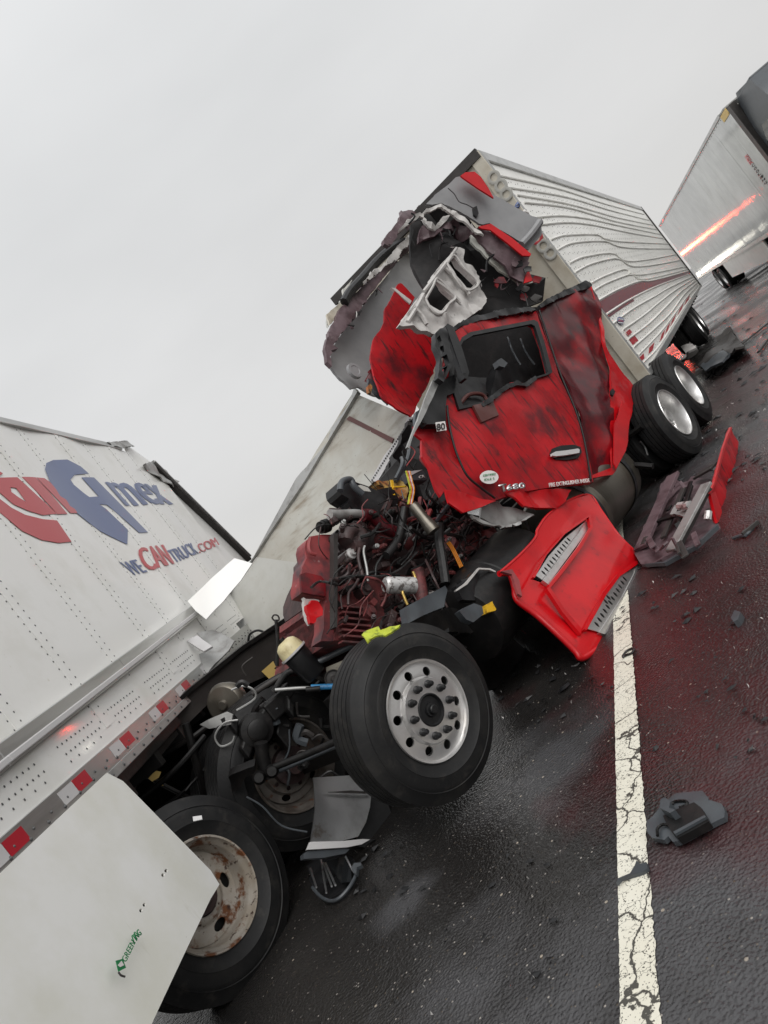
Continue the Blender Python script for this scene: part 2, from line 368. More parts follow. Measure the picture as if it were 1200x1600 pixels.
# asphalt: dark, wet, stony, with painted red glow and pale sheen, and a thin water film
def asphalt():
    m_ = bpy.data.materials.new('wet_asphalt'); m_.use_nodes = True; t = m_.node_tree; b = t.nodes['Principled BSDF']; l = t.links.new
    tc_ = N('ShaderNodeTexCoord', t); O = tc_.outputs['Object']
    def nz(sc, det=4, st=None):
        n = N('ShaderNodeTexNoise', t); n.inputs['Scale'].default_value = sc; n.inputs['Detail'].default_value = det
        if st:
            q = N('ShaderNodeMapping', t); q.inputs['Scale'].default_value = st; q.inputs['Rotation'].default_value = (0, 0, R_(-40)); l(O, q.inputs[0]); l(q.outputs[0], n.inputs['Vector'])
        else: l(O, n.inputs['Vector'])
        return n.outputs[0]
    def rng(s_, a, b_, c=0, d=1):
        r = N('ShaderNodeMapRange', t); r.inputs['From Min'].default_value = a; r.inputs['From Max'].default_value = b_
        r.inputs['To Min'].default_value = c; r.inputs['To Max'].default_value = d; l(s_, r.inputs[0]); return r.outputs[0]
    def mixc(f, a, b_):
        x = N('ShaderNodeMix', t, data_type='RGBA'); l(f, x.inputs[0])
        for i, q in ((6, a), (7, b_)):
            if isinstance(q, tuple): x.inputs[i].default_value = (*q, 1)
            else: l(q, x.inputs[i])
        return x.outputs[2]
    def math_(op, a, b_):
        x = N('ShaderNodeMath', t, operation=op)
        for i, q in ((0, a), (1, b_)):
            if isinstance(q, (int, float)): x.inputs[i].default_value = q
            else: l(q, x.inputs[i])
        return x.outputs[0]
    def vor(sc, feat='F1'):
        v = N('ShaderNodeTexVoronoi', t, feature=feat); v.inputs['Scale'].default_value = sc; l(O, v.inputs['Vector']); return v
    col = mixc(rng(nz(.9, 6), .4, .65), (.017, .0155, .0148), (.030, .028, .0265))
    sheen = None
    for (px, py, rad) in SKY_SHEEN:
        p = G.px(px, py); d_ = N('ShaderNodeVectorMath', t, operation='DISTANCE'); l(O, d_.inputs[0]); d_.inputs[1].default_value = p
        k = rng(math_('ADD', d_.outputs['Value'], rng(nz(2.2, 6), .3, .7, -rad * .5, rad * .5)), rad, rad * .1)
        sheen = k if sheen is None else math_('MAXIMUM', sheen, k)
    col = mixc(sheen, col, (.066, .065, .068))
    v1 = vor(78)
    vc = N('ShaderNodeSeparateColor', t); l(v1.outputs['Color'], vc.inputs[0])
    st = math_('MULTIPLY', rng(vc.outputs[0], .93, .96), rng(v1.outputs['Distance'], .42, .30))
    scol = mixc(rng(vc.outputs[1], .3, .8), (.09, .07, .05), (.16, .15, .14))
    scol = mixc(rng(vc.outputs[2], .88, .9), scol, (.34, .31, .28))
    col = mixc(st, col, scol)
    v2 = vor(26)
    v2c = N('ShaderNodeSeparateColor', t); l(v2.outputs['Color'], v2c.inputs[0])
    st2 = math_('MULTIPLY', rng(v2c.outputs[0], .975, .985), rng(v2.outputs['Distance'], .22, .15))
    col = mixc(st2, col, (.38, .33, .27))
    # red lamp glow put into the road colour, masks with edges broken by noise
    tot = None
    for (px, py, rad) in RED_GLOW:
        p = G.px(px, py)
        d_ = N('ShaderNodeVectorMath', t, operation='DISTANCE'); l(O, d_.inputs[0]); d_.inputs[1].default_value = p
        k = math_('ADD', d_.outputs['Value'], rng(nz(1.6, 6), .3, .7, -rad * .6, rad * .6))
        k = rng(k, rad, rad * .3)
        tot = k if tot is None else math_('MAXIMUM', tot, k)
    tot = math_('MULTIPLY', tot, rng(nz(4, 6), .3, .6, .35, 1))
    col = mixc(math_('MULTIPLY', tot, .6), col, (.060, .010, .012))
    l(col, b.inputs['Base Color'])
    wet = rng(nz(.75, 5, (1, .4, 1)), .40, .62)
    r1 = rng(wet, 0, 1, .36, .10); l(r1, b.inputs['Roughness']); b.inputs['Specular IOR Level'].default_value = .5
    h = math_('ADD', math_('MULTIPLY', nz(70, 3), .55), math_('MULTIPLY', vor(78, 'SMOOTH_F1').outputs['Distance'], -.8))
    h = math_('MULTIPLY', h, rng(wet, 0, 1, 1, .55))
    h = math_('ADD', h, math_('MULTIPLY', nz(14, 3), .5))
    bu = N('ShaderNodeBump', t); bu.inputs['Strength'].default_value = .9; bu.inputs['Distance'].default_value = .009
    l(h, bu.inputs['Height']); l(bu.outputs[0], b.inputs['Normal'])
    return m_
RED_GLOW = [(1120, 900, 1.3), (1020, 1020, .8), (1090, 1120, .8), (1160, 760, 1.5), (1190, 580, 3.2), (1160, 1240, .55)]  # patches of red lamp glow painted into the asphalt
SKY_SHEEN = [(1170, 1380, .8), (1130, 1520, .7), (630, 1410, .22), (880, 1560, .5), (700, 1560, .45), (860, 1180, .6), (1190, 680, 2.0)]  # paler base colour standing in for sky sheen on the wet road
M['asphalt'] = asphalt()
def linemat():
    m_ = bpy.data.materials.new('cracked_white_road_paint'); m_.use_nodes = True; t = m_.node_tree; b = t.nodes['Principled BSDF']; l = t.links.new
    tc_ = N('ShaderNodeTexCoord', t); O = tc_.outputs['Object']
    n = N('ShaderNodeTexNoise', t); n.inputs['Scale'].default_value = 9; n.inputs['Detail'].default_value = 6; l(O, n.inputs['Vector'])
    mxv = N('ShaderNodeMix', t, data_type='RGBA'); mxv.inputs[0].default_value = .14; l(O, mxv.inputs[6]); l(n.outputs['Color'], mxv.inputs[7])
    def crack(sc, wd, st=(1, 1, 1)):
        mp_ = N('ShaderNodeMapping', t); mp_.inputs['Scale'].default_value = st; mp_.inputs['Rotation'].default_value = (0, 0, R_(-20)); l(mxv.outputs[2], mp_.inputs[0])
        v = N('ShaderNodeTexVoronoi', t, feature='DISTANCE_TO_EDGE'); v.inputs['Scale'].default_value = sc; l(mp_.outputs[0], v.inputs['Vector'])
        r = N('ShaderNodeMapRange', t); r.inputs['From Min'].default_value = wd; r.inputs['From Max'].default_value = wd * 1.8; r.inputs['To Min'].default_value = 1; r.inputs['To Max'].default_value = 0
        l(v.outputs[0], r.inputs[0]); return r.outputs[0]
    def mx_(a, b_):
        x = N('ShaderNodeMath', t, operation='MAXIMUM'); l(a, x.inputs[0]); l(b_, x.inputs[1]); return x.outputs[0]
    c = mx_(crack(3.6, .010), crack(10, .005, (1, 1.6, 1)))
    n2 = N('ShaderNodeTexNoise', t); n2.inputs['Scale'].default_value = 120; n2.inputs['Detail'].default_value = 2; l(O, n2.inputs['Vector'])
    r2 = N('ShaderNodeMapRange', t); r2.inputs['From Min'].default_value = .625; r2.inputs['From Max'].default_value = .66; l(n2.outputs[0], r2.inputs[0])
    c = mx_(c, r2.outputs[0])
    n3 = N('ShaderNodeTexNoise', t); n3.inputs['Scale'].default_value = 3; l(O, n3.inputs['Vector'])
    x0 = N('ShaderNodeMix', t, data_type='RGBA'); l(n3.outputs[0], x0.inputs[0]); x0.inputs[6].default_value = (.82, .80, .70, 1); x0.inputs[7].default_value = (.70, .66, .54, 1)
    x = N('ShaderNodeMix', t, data_type='RGBA'); l(c, x.inputs[0]); l(x0.outputs[2], x.inputs[6]); x.inputs[7].default_value = (.07, .065, .055, 1)
    l(x.outputs[2], b.inputs['Base Color']); b.inputs['Roughness'].default_value = .5
    bu = N('ShaderNodeBump', t); bu.inputs['Strength'].default_value = .6; bu.inputs['Distance'].default_value = .006; bu.invert = True
    l(c, bu.inputs['Height']); l(bu.outputs[0], b.inputs['Normal'])
    return m_
M['line'] = linemat()

# ================================================================== THE SETTING
bm = bmesh.new()
q = [bm.verts.new(p) for p in ((-900, -300, 0), (900, -300, 0), (900, 1500, 0), (-900, 1500, 0))]; bm.faces.new(q)
tag(obj('road', bm, M['asphalt']), 'wet black asphalt road with red lamp glow painted into its colour', kind='structure')
# edge line, its right side ragged, laid 4 mm above the road
ld = V((1.24, 3.17, 0)).normalized(); ln = V((ld.y, -ld.x, 0)); lo = G.px(1001, 1600)
bm = bmesh.new(); L_ = []; R2 = []
k = -3.0
while k < 90:
    a = lo + ld * k
    L_.append(bm.verts.new(a - ln * (.067 + random.uniform(-.002, .002)) + V((0, 0, .004))))
    R2.append(bm.verts.new(a + ln * (.067 + random.uniform(-.004, .005)) + V((0, 0, .004))))
    k += .02 if k < 5 else .3
for i in range(len(L_) - 1): bm.faces.new([L_[i], R2[i], R2[i + 1], L_[i + 1]])
tag(obj('road_line', bm, M['line']), 'cracked white painted edge line on wet asphalt', kind='structure')

# ================================================================== WHEELS
def tyre_prof(ro=.51, w_=.275, rb=.288):
    p = [(rb, -.004), (rb + .03, .008), (rb + .07, .022), (rb + .075, .026), (rb + .082, .022), (rb + .13, .026), (ro - .07, .012), (ro - .065, .015), (ro - .058, .008), (ro - .025, -.008), (ro - .004, -.022)]
    x = -.024
    for k in range(5):
        ww = (w_ - .048) / 5
        p += [(ro, x), (ro, x - ww + .008)]
        x -= ww
        if k < 4: p += [(ro - .014, x + .007), (ro - .014, x + .001)]
    p += [(ro - .01, -w_ + .014), (ro - .04, -w_ - .008), (rb + .12, -w_ - .022), (rb + .04, -w_ - .01), (rb, -w_)]
    return p
def disc_with_holes(bm, c, n, rmap, r_out, r_in, holes, rings, seg=72):
    """annulus on rings of points with real holes cut through, pushed to its profile by rmap(r)"""
    n, a, b = basis(n)
    circ = lambda r, k: [V((r * math.cos(2 * math.pi * i / k), r * math.sin(2 * math.pi * i / k))) for i in range(k)]
    H = []
    for (r, ang, ra, rb_) in holes:
        ca, sa = math.cos(ang), math.sin(ang)
        H.append([V((r * ca + ra * math.cos(u) * ca - rb_ * math.sin(u) * sa, r * sa + ra * math.cos(u) * sa + rb_ * math.sin(u) * ca)) for u in [2 * math.pi * i / 20 for i in range(20)]])
    vs, es = [], []
    for lp in [circ(r_out, seg), circ(r_in, 48)] + H:
        k = len(vs); vs += lp; es += [(k + i, k + (i + 1) % len(lp)) for i in range(len(lp))]
    for r in rings:
        for p in circ(r, seg):
            if all(abs(r - h[0]) > h[2] + .003 or (p - V((h[0] * math.cos(h[1]), h[0] * math.sin(h[1])))).length > max(h[2], h[3]) + .004 for h in holes): vs.append(p)
    q = delaunay_2d_cdt(vs, es, [], 0, 1e-6)
    F = []; B = []; P_ = q[0]
    for v in P_:
        x = rmap(v.length); F.append(bm.verts.new(c + n * x + a * v.x + b * v.y)); B.append(bm.verts.new(c + n * (x - .012) + a * v.x + b * v.y))
    cnt = set()
    for t in q[2]:
        m0 = (P_[t[0]] + P_[t[1]] + P_[t[2]]) / 3
        if m0.length < r_in * .995 or any((m0 - V((h[0] * math.cos(h[1]), h[0] * math.sin(h[1])))).length < max(h[2], h[3]) and inpoly(m0.x, m0.y, H[k]) for k, h in enumerate(holes)): continue
        bm.faces.new([F[i] for i in t]); bm.faces.new([B[i] for i in reversed(t)])
        for i in range(3): cnt.add((t[i], t[(i + 1) % 3]))
    for (i, j) in cnt:
        if (j, i) not in cnt: bm.faces.new([F[j], F[i], B[i], B[j]])
    for v in [v for v in bm.verts if not v.link_faces]: bm.verts.remove(v)
def wheel(parent, c, n, kind, k=1.0, rubber=None, dual=False):
    """kind: steer (flush polished disc), drive (deep dish), steel (dished, five/ten hand holes)"""
    c = V(c); n = V(n).normalized(); rub = rubber or M['rubber']
    nn, a, b = basis(n)
    rimmat = {'steer': M['rim_alu'], 'drive': M['rim_alu'], 'steel': M['steelwheel'], 'steelin': M['steelwheel_dirty']}[kind]
    hub = latheo('wheel', c, n, {'steer': [(0, .06), (.02, .06), (.026, .054), (.028, .036), (.038, .034), (.042, .020), (.078, .016), (.086, .032), (.094, .028), (.096, -.02), (.094, -.2), (0, -.2)],
        'drive': [(0, -.06), (.07, -.06), (.085, -.075), (.095, -.1), (.1, -.2), (0, -.2)],
        'steel': [(0, -.05), (.05, -.05), (.06, -.07), (.1, -.085), (.105, -.13), (.15, -.135), (.16, -.2), (0, -.22)],
        'steelin': [(0, .02), (.06, .02), (.07, -.03), (.13, -.05), (.135, -.12), (.19, -.13), (.2, -.24), (0, -.24)]}[kind],
        {'steer': M['plastic'], 'drive': M['alu_dull'], 'steel': M['engine_dark'], 'steelin': M['engine_dark']}[kind], parent, 32)
    ty = latheo('tyre', c, n, [(r * k, x * k) for r, x in tyre_prof()], rub, hub, 72, closed=True, smooth='auto')
    if dual: latheo('tyre', c - n * .34, n, [(r * k, x * k) for r, x in tyre_prof()], rub, hub, 48, closed=True, smooth='auto')
    rr = .2925 * k
    bm = bmesh.new()
    if kind == 'steer':
        lathe(bm, c, n, [(rr * .985, -.01), (rr, .004), (rr * .985, .012), (rr * .955, .010), (rr * .935, -.002), (rr * .93, -.05), (rr * .93, -.26), (rr * .97, -.27)], 72)
        def rm(r): return -.012 + .028 * max(0, min(1, (.192 - r) / .012)) + .010 * max(0, min(1, (.262 - r) / .06))
        disc_with_holes(bm, c, n, rm, rr * .935, .088, [(.222, 2 * math.pi * i / 10 + .2, .027, .027) for i in range(10)], [.268, .262, .25, .236, .222, .208, .196, .192, .186, .180, .176, .16, .143, .12, .1])
    elif kind == 'drive':
        lathe(bm, c, n, [(rr * .985, -.01), (rr, .004), (rr * .985, .012), (rr * .955, .010), (rr * .93, -.004), (rr * .90, -.10), (rr * .88, -.15)], 72)
        disc_with_holes(bm, c, n, lambda r: -.15 - .01 * (r < .2), rr * .885, .09, [(.215, 2 * math.pi * i / 10, .024, .024) for i in range(10)], [.245, .215, .185, .16, .13, .11])
    else:
        lathe(bm, c, n, [(rr * .985, -.01), (rr, .004), (rr * .985, .014), (rr * .955, .012), (rr * .94, -.002), (rr * .925, -.018), (rr * .885, -.03), (rr * .865, -.05), (rr * .85, -.09), (rr * .835, -.14), (rr * .80, -.155)], 72)
        hs = [(.205, 2 * math.pi * i / 5 + .35, .028, .046) for i in range(5)]
        dep = -.145
        if kind == 'steelin': hs = [(.222, 2 * math.pi * i / 5 + .9, .022, .036) for i in range(5)] + [(.155, 2 * math.pi * i / 10 + .3, .017, .017) for i in range(10)]; dep = -.13
        disc_with_holes(bm, c, n, lambda r: dep + (.035 * max(0, min(1, (.165 - r) / .03)) if kind == 'steel' else .03 * (r < .19)), rr * .805, .112, hs, [.24, .222, .205, .188, .172, .168, .16, .15, .14, .125])
    rim = obj('rim', bm, rimmat, hub, 'auto')
    # dark brake drum behind the holes
    latheo('brake_drum', c, n, [(.0, -.19), (.26 * k, -.19), (.262 * k, -.30), (0, -.30)], M['black'], hub, 32)
    if kind in ('steer', 'drive'):
        nut = None
        for i in range(10):
            an = 2 * math.pi * i / 10 + .35
            p = c + (a * math.cos(an) + b * math.sin(an)) * .143
            x0 = .03 if kind == 'steer' else -.15
            latheo('lug_nut', p, n, [(.0, x0 + .046), (.010, x0 + .046), (.016, x0 + .036), (.0185, x0 + .012), (.023, x0 + .008), (.023, x0 - .02), (0, x0 - .02)], M['plastic'] if kind == 'steer' else M['alu_dull'], hub, 12)
    return hub

# ================================================================== NEAR WHITE TRAILER
nt_ = thing('box_trailer', (-2.05, 6, 0), 'white riveted box trailer lettered CanAmex, torn open at its rear corner', 'trailer')
ZB, ZT = 1.62, 4.12
seams = [-2.6 + .69 * i for i in range(19)]
def wall_disp(s, t):
    # the wall bulges a little where the crash pushed it
    return .012 * math.sin(s * 4.55 + .6)
rv = bmesh.new()
def rivet(bm_, fr, s, t, d, r=.007, h=.004):
    c = fr.w(s, t, d); vs = [bm_.verts.new(c + (fr.a * math.cos(i * math.pi / 3) + fr.b * math.sin(i * math.pi / 3)) * r) for i in range(6)]
    tp = bm_.verts.new(c + fr.n * h)
    for i in range(6): bm_.faces.new([vs[i], vs[(i + 1) % 6], tp])
for i in range(len(seams) - 1):
    a, b_ = seams[i], min(seams[i + 1], 9.75)
    top = ZT if b_ < 9.3 else 3.95
    bm = bmesh.new()
    slab(bm, NT, [(a + .004, ZB), (b_ - .004, ZB), (b_ - .004, top), (a + .004, top)], 0, .006, g=.17, disp=wall_disp)
    obj('wall_panel', bm, M['white'], nt_, 'auto')
    # overlap strip over each seam
    if 0.2 < b_ < 9.7:
        bm = bmesh.new(); slab(bm, NT, [(b_ - .035, ZB), (b_ + .035, ZB), (b_ + .035, top), (b_ - .035, top)], .003, .002, g=.3, disp=wall_disp); obj('seam_strip', bm, M['white'], nt_, 'auto')
        z = ZB + .05
        while z < top:
            for dx in (-.048, .048):
                dz = .025 if dx > 0 else 0
                rivet(rv, NT, b_ + dx, z + dz, wall_disp(b_ + dx, z) + .0005)
            z += .055 if b_ < 7 else .08
# rows of rivets in the lower band
for i in range(len(seams) - 1):
    a = seams[i]
    if not 1.5 < a < 8: continue
    for j in range(9):
        for kx, kz in ((0, 0), (.5, -.055)): rivet(rv, NT, a + .12 + .055 * j + .027 * kx * 2, 1.70 + kz * 1, .012)
    for j in range(5): rivet(rv, NT, a + .14 + .1 * j, 1.60, .012)
bm = bmesh.new(); slab(bm, NT, [(-2.6, 1.52), (8.1, 1.52), (8.1, 1.795), (-2.6, 1.795)], .010, .006); obj('lower_band', bm, M['white'], nt_)
# top rail, scuff rail (bent upward), bottom rail, conspicuity tape
boxo('top_rail', NT, (-2.6, 8.9), (4.115, 4.18), (-.06, .02), M['alu'], nt_)
bm = bmesh.new()
rl = [NT.px(-300, 1430, .03), NT.px(0, 1186, .03), NT.px(190, 1042, .03), NT.px(330, 935, .03), NT.px(388, 884, .03)]
for i in range(4): bar(bm, rl[i], rl[i + 1], .035, .12, V((0, 0, 1)), .006)
sr = obj('scuff_rail', bm, M['alu'], nt_)
bm = bmesh.new()
for i in range(4): bar(bm, rl[i] + V((.025, 0, -.025)), rl[i + 1] + V((.025, 0, -.025)), .03, .035, V((0, 0, 1)), .006)
obj('rail_lip', bm, M['tape_white'], sr)
br = boxo('bottom_rail', NT, (-2.6, 8.6), (1.43, 1.545), (-.04, .022), M['alu'], nt_)
boxo('rail_flange', NT, (-2.6, 8.6), (1.375, 1.43), (-.04, .028), M['alu_dull'], nt_)
s = -2.5
while s < 8.5:
    for z in (1.455, 1.40): rivet(rv, NT, s, z, .029 if z < 1.43 else .023, .012, .010)
    rivet(rv, NT, s + .06, 1.48, .023, .009, .008)
    s += .17
for yy in (2.95, 3.62, 4.28, 4.98, 5.6, 6.35, 7.1):
    bm = bmesh.new(); slab(bm, NT, [(yy, 1.455), (yy + .16, 1.455), (yy + .16, 1.525), (yy, 1.525)], .0245, .002); obj('red_tape', bm, M['tape_red'], nt_)
    bm = bmesh.new(); slab(bm, NT, [(yy - .16, 1.455), (yy - .004, 1.455), (yy - .004, 1.525), (yy - .16, 1.525)], .0245, .002); obj('silver_tape', bm, M['tape_white'], nt_)
o = obj('rivet_rows', rv, M['rivet'], nt_); o['kind'] = 'stuff'
# box: roof, floor, far wall, bent rear post, dark inside
boxo('roof', NT, (-2.6, 8.8), (4.10, 4.14), (-2.6, -.06), M['alu_dull'], nt_)
boxo('floor', NT, (-2.6, 7.8), (1.30, 1.42), (-2.58, -.06), M['black'], nt_)
boxo('far_wall', NT, (-2.6, 8.8), (1.4, 4.1), (-2.6, -2.55), M['greypanel'], nt_)
p0, p1 = NT.px(237, 727, .0), NT.px(388, 874, .0)
baro('rear_post', p0, p1, .10, .10, M['charcoal'], nt_)
baro('post_seal', p0 + V((.06, 0, .02)), p1 + V((.06, 0, .02)), .03, .03, M['alu_dull'], nt_)
sheet('torn_rail_end', NT, cr((0, 640), 2.727, [(455, 140), (545, 130), (575, 155), (520, 165), (480, 155)]), M['alu_dull'], nt_, .02, .01, g=.05, disp=crumple(.03, 9))
sheet('torn_cap', NT, cr((0, 640), 2.727, [(610, 235), (655, 218), (700, 255), (760, 310), (740, 330), (680, 290)]), M['alu_dull'], nt_, .03, .012, g=.06, disp=crumple(.05, 7))
sheet('torn_wall_end', NT, [(190, 692), (205, 700), (236, 722), (300, 790), (392, 884), (372, 900), (340, 915), (300, 905), (240, 800)], M['white'], nt_, -.035, .006, g=.15, disp=lambda s, t: .008 * math.sin(3 * t))
# crossmembers below the floor
for i in range(16):
    boxo('cross_beam', NT, (-.2 + .55 * i, -.12 + .55 * i), (1.20, 1.31), (-2.5, -.08), M['black'], nt_)
# side skirt panel with its angled end and holes
sk_pix = [(-320, 1640), (0, 1366), (166, 1208), (190, 1222), (322, 1366), (335, 1388), (322, 1410), (236, 1600), (190, 1700), (-320, 2300)]
def skirt_disp(s, t): return .02 * math.sin(s * 1.7) + .03 * (1.4 - t)
kh = []
for (hx, hy) in ((255.6, 1363.5), (251, 1370), (224, 1415), (219, 1423.5)):
    kh.append([(hx + 2.6 * math.cos(u), hy + 3 * math.sin(u)) for u in [i * math.pi / 4 for i in range(8)]])
sk = sheet('side_skirt', NT, sk_pix, M['skirt'], nt_, .06, .008, kh, .14, skirt_disp)
text('skirt_lettering', 'GREEN', NT, (197, 1504), (212, 1473), (190, 1498), M['green'], sk, .107)
text('skirt_lettering', '//', NT, (210, 1476), (217, 1465), (203, 1466), M['green'], sk, .107)
text('skirt_lettering', 'ING', NT, (213, 1469), (222, 1459), (207, 1461), M['green'], sk, .107, bold=.02)
sheet('skirt_emblem', NT, [(181, 1501), (192, 1498), (197, 1512), (185, 1518)], M['green'], sk, .107, .002)
sheet('emblem_leaf', NT, [(184, 1508), (190, 1501), (194, 1508), (188, 1511)], M['text_white'], sk, .109, .001)
tubeo('scratch_hook', [NT.px(185, 1519, .108), NT.px(189, 1524, .108), NT.px(195, 1526, .108)], .004, M['text_dark'], sk)
# lettering, traced on the wall plane
def mark(pix, m_, d=.0062, sc=2.727, off=(0, 640), holes=()): return sheet('lettering', NT, cr(off, sc, pix), M[m_], nt_, d, .0008, holes=[cr(off, sc, h) for h in holes], g=.1, disp=wall_disp)
mark([(-60, 300), (0, 372), (55, 415), (110, 446), (180, 468), (238, 476), (300, 566), (250, 569), (180, 552), (100, 512), (40, 462), (-60, 380)], 'text_red')
mark([(-60, 250), (0, 264), (12, 272), (-5, 285), (-60, 285)], 'text_red')
mark([(285, 214), (230, 212), (202, 224), (197, 252), (215, 305), (255, 365), (325, 435), (425, 510), (543, 574), (541, 515), (450, 425), (360, 355), (318, 318), (303, 296), (318, 278), (375, 276), (340, 245)], 'text_blue')
mark([(345, 290), (397, 292), (633, 521), (590, 527), (452, 408), (400, 400), (370, 372), (418, 372)], 'text_blue')
mark([(-20, 288), (70, 291), (238, 448), (180, 452), (120, 430), (60, 400), (10, 355), (-40, 310)], 'text_red', holes=[[(45, 330), (68, 335), (112, 395), (78, 372), (50, 350)]])
mark([(88, 290), (148, 291), (200, 345), (286, 446), (240, 449), (150, 352)], 'text_red')
mark([(150, 291), (190, 292), (215, 308), (343, 438), (300, 441), (180, 320)], 'text_red')
for s_, o_, e2_, t_, m_, k_ in (
        ('mex', (196.6, 789.6), (268.8, 787.4), (144.8, 732.4), 'text_blue', 1.6),
        ('WE', (208.0, 898.0), (230.0, 893.0), (188.0, 877.0), 'text_blue', 0.6),
        ('CAN', (230.0, 893.0), (272.0, 880.0), (210.0, 858.0), 'text_red', 1.1),
        ('TRUCK', (275.0, 878.0), (310.0, 865.0), (261.0, 859.0), 'text_blue', 0.6),
        ('.COM', (312.0, 864.0), (341.0, 852.0), (304.0, 851.0), 'text_red', 0.6),
        ):
    for j_ in (0, 1, 2):   # heavy strokes: the same glyphs laid side by side, each film on top of the last
        text('lettering', s_, NT, (o_[0] + k_ * j_, o_[1] - .2 * k_ * j_), (e2_[0] + k_ * j_, e2_[1] - .2 * k_ * j_), (t_[0] + k_ * j_, t_[1] - .2 * k_ * j_), M[m_], nt_, .0060 + .0007 * j_, 0, .0006, wall_disp)
# folded white corner flap where the rail ends
fl = F3(at(300, 945, 6.9), at(345, 965, 6.6), at(385, 880, 7.2))
sheet('corner_flap', fl, cr((0, 640), 2.727, [(797, 812), (870, 765), (950, 700), (1005, 645), (1075, 655), (1030, 740), (960, 835), (885, 905), (835, 860)]), M['white'], nt_, 0, .006, g=.08, disp=lambda s, t: .05 * math.sin(3 * s + 4 * t))
sheet('folded_strip', fl, cr((0, 640), 2.727, [(795, 985), (840, 960), (905, 1010), (870, 1030)]), M['tape_white'], nt_, .06, .02, g=.08, disp=crumple(.02, 6))
sheet('folded_strip', fl, cr((0, 640), 2.727, [(835, 950), (900, 930), (1005, 995), (880, 1120), (815, 1060), (900, 1010)]), M['alu_dull'], nt_, -.1, .01, g=.08, disp=crumple(.04, 5))
# trailer wheels
wn = V((math.cos(R_(-37.5)) * .998, math.sin(R_(-37.5)) * .998, .04))
wh = wheel(nt_, (-2.155, 4.255, .50), wn, 'steel', 1.094)
wheel(nt_, V((-1.58, 5.15, .60)), V((math.cos(R_(-53)), math.sin(R_(-53)), -.12)), 'steelin', 1.094)
sheet('tyre_sticker', F3(at(301, 1282, 3.98), at(316, 1278, 3.98), at(301, 1276, 4.0)), [(301, 1276), (315, 1274), (316, 1280), (302, 1283)], M['tape_white'], wh, 0, .004)
baro('trailer_axle', V((-2.35, 4.5, .5)), V((-4.4, 5.6, .5)), .13, .13, M['black'], nt_)
baro('trailer_axle', V((-1.8, 5.4, .6)), V((-4.2, 6.6, .6)), .13, .13, M['black'], nt_)
for k_ in (0, 1.2): wheel(nt_, (-4.6, 4.3 + k_, .52), (-1, .1, 0), 'steelin', 1.05)
boxo('far_skirt', NT, (-2.6, 3.4), (.5, 1.35), (-2.62, -2.6), M['greypanel'], nt_)
# slider beam with stickers, running from behind the skirt past the engine
bf = F3(at(190, 1215, 4.75), at(480, 960, 7.6), at(300, 1060, 5.9))
bf = F3(at(190, 1215, 4.75), at(490, 965, 7.4), at(190, 1150, 4.9))
bmx = [(120, 1262), (165, 1208), (235, 1130), (300, 1072), (380, 1008), (478, 944), (500, 962), (490, 1000), (430, 1050), (330, 1095), (285, 1140), (215, 1225), (200, 1260)]
bo = sheet('slide_beam', bf, bmx, M['charcoal'], nt_, 0, .05, g=.2, disp=crumple(.01, 2))
sheet('beam_flange', bf, [(160, 1212), (235, 1130), (300, 1072), (380, 1008), (478, 944), (480, 950), (382, 1014), (302, 1079), (236, 1137), (166, 1216)], M['black'], bo, .035, .05)
sheet('round_plate', bf, [(208 + 12 * math.cos(u), 1206 + 12 * math.sin(u)) for u in [i * math.pi / 6 for i in range(12)]], M['alu_dull'], bo, .03, .012)
sheet('yellow_sticker', bf, [(409, 1049), (427, 1033), (433, 1046), (425, 1065)], M['yellow_tag'], bo, .04, .003)
sheet('yellow_sticker', bf, [(463, 958), (471, 944), (473, 956)], M['yellow_tag'], bo, .04, .003)
sheet('yellow_sticker', bf, [(232, 1216), (243, 1204), (252, 1206), (248, 1215), (238, 1221)], M['yellow_tag'], bo, -.02, .003)
sheet('yellow_sticker', bf, [(249, 1222), (254, 1223), (255, 1228), (251, 1226)], M['yellow_tag'], bo, -.02, .003)
# dark undercarriage plates and struts behind the wheels
ub = F3(at(200, 1300, 5.6), at(520, 1150, 6.6), at(300, 1150, 5.8))
sheet('undercarriage_plate', ub, [(150, 1215), (300, 1095), (520, 1010), (600, 1040), (620, 1250), (500, 1330), (380, 1420), (240, 1420)], M['black'], nt_, -.25, .05, g=.3, disp=crumple(.1, 2))
for k_, (x0, y0, x1, y1, Y, r) in enumerate([(215, 1250, 320, 1150, 5.0, .02), (240, 1270, 330, 1190, 5.1, .012), (225, 1210, 330, 1260, 5.1, .015), (250, 1180, 350, 1110, 5.3, .02), (260, 1300, 340, 1250, 5.0, .02), (290, 1130, 330, 1300, 5.2, .03)]):
    tubeo('strut', [at(x0, y0, Y), at((x0 + x1) / 2 + 4, (y0 + y1) / 2 + 5, Y), at(x1, y1, Y + .2)], r, M['black'], nt_)

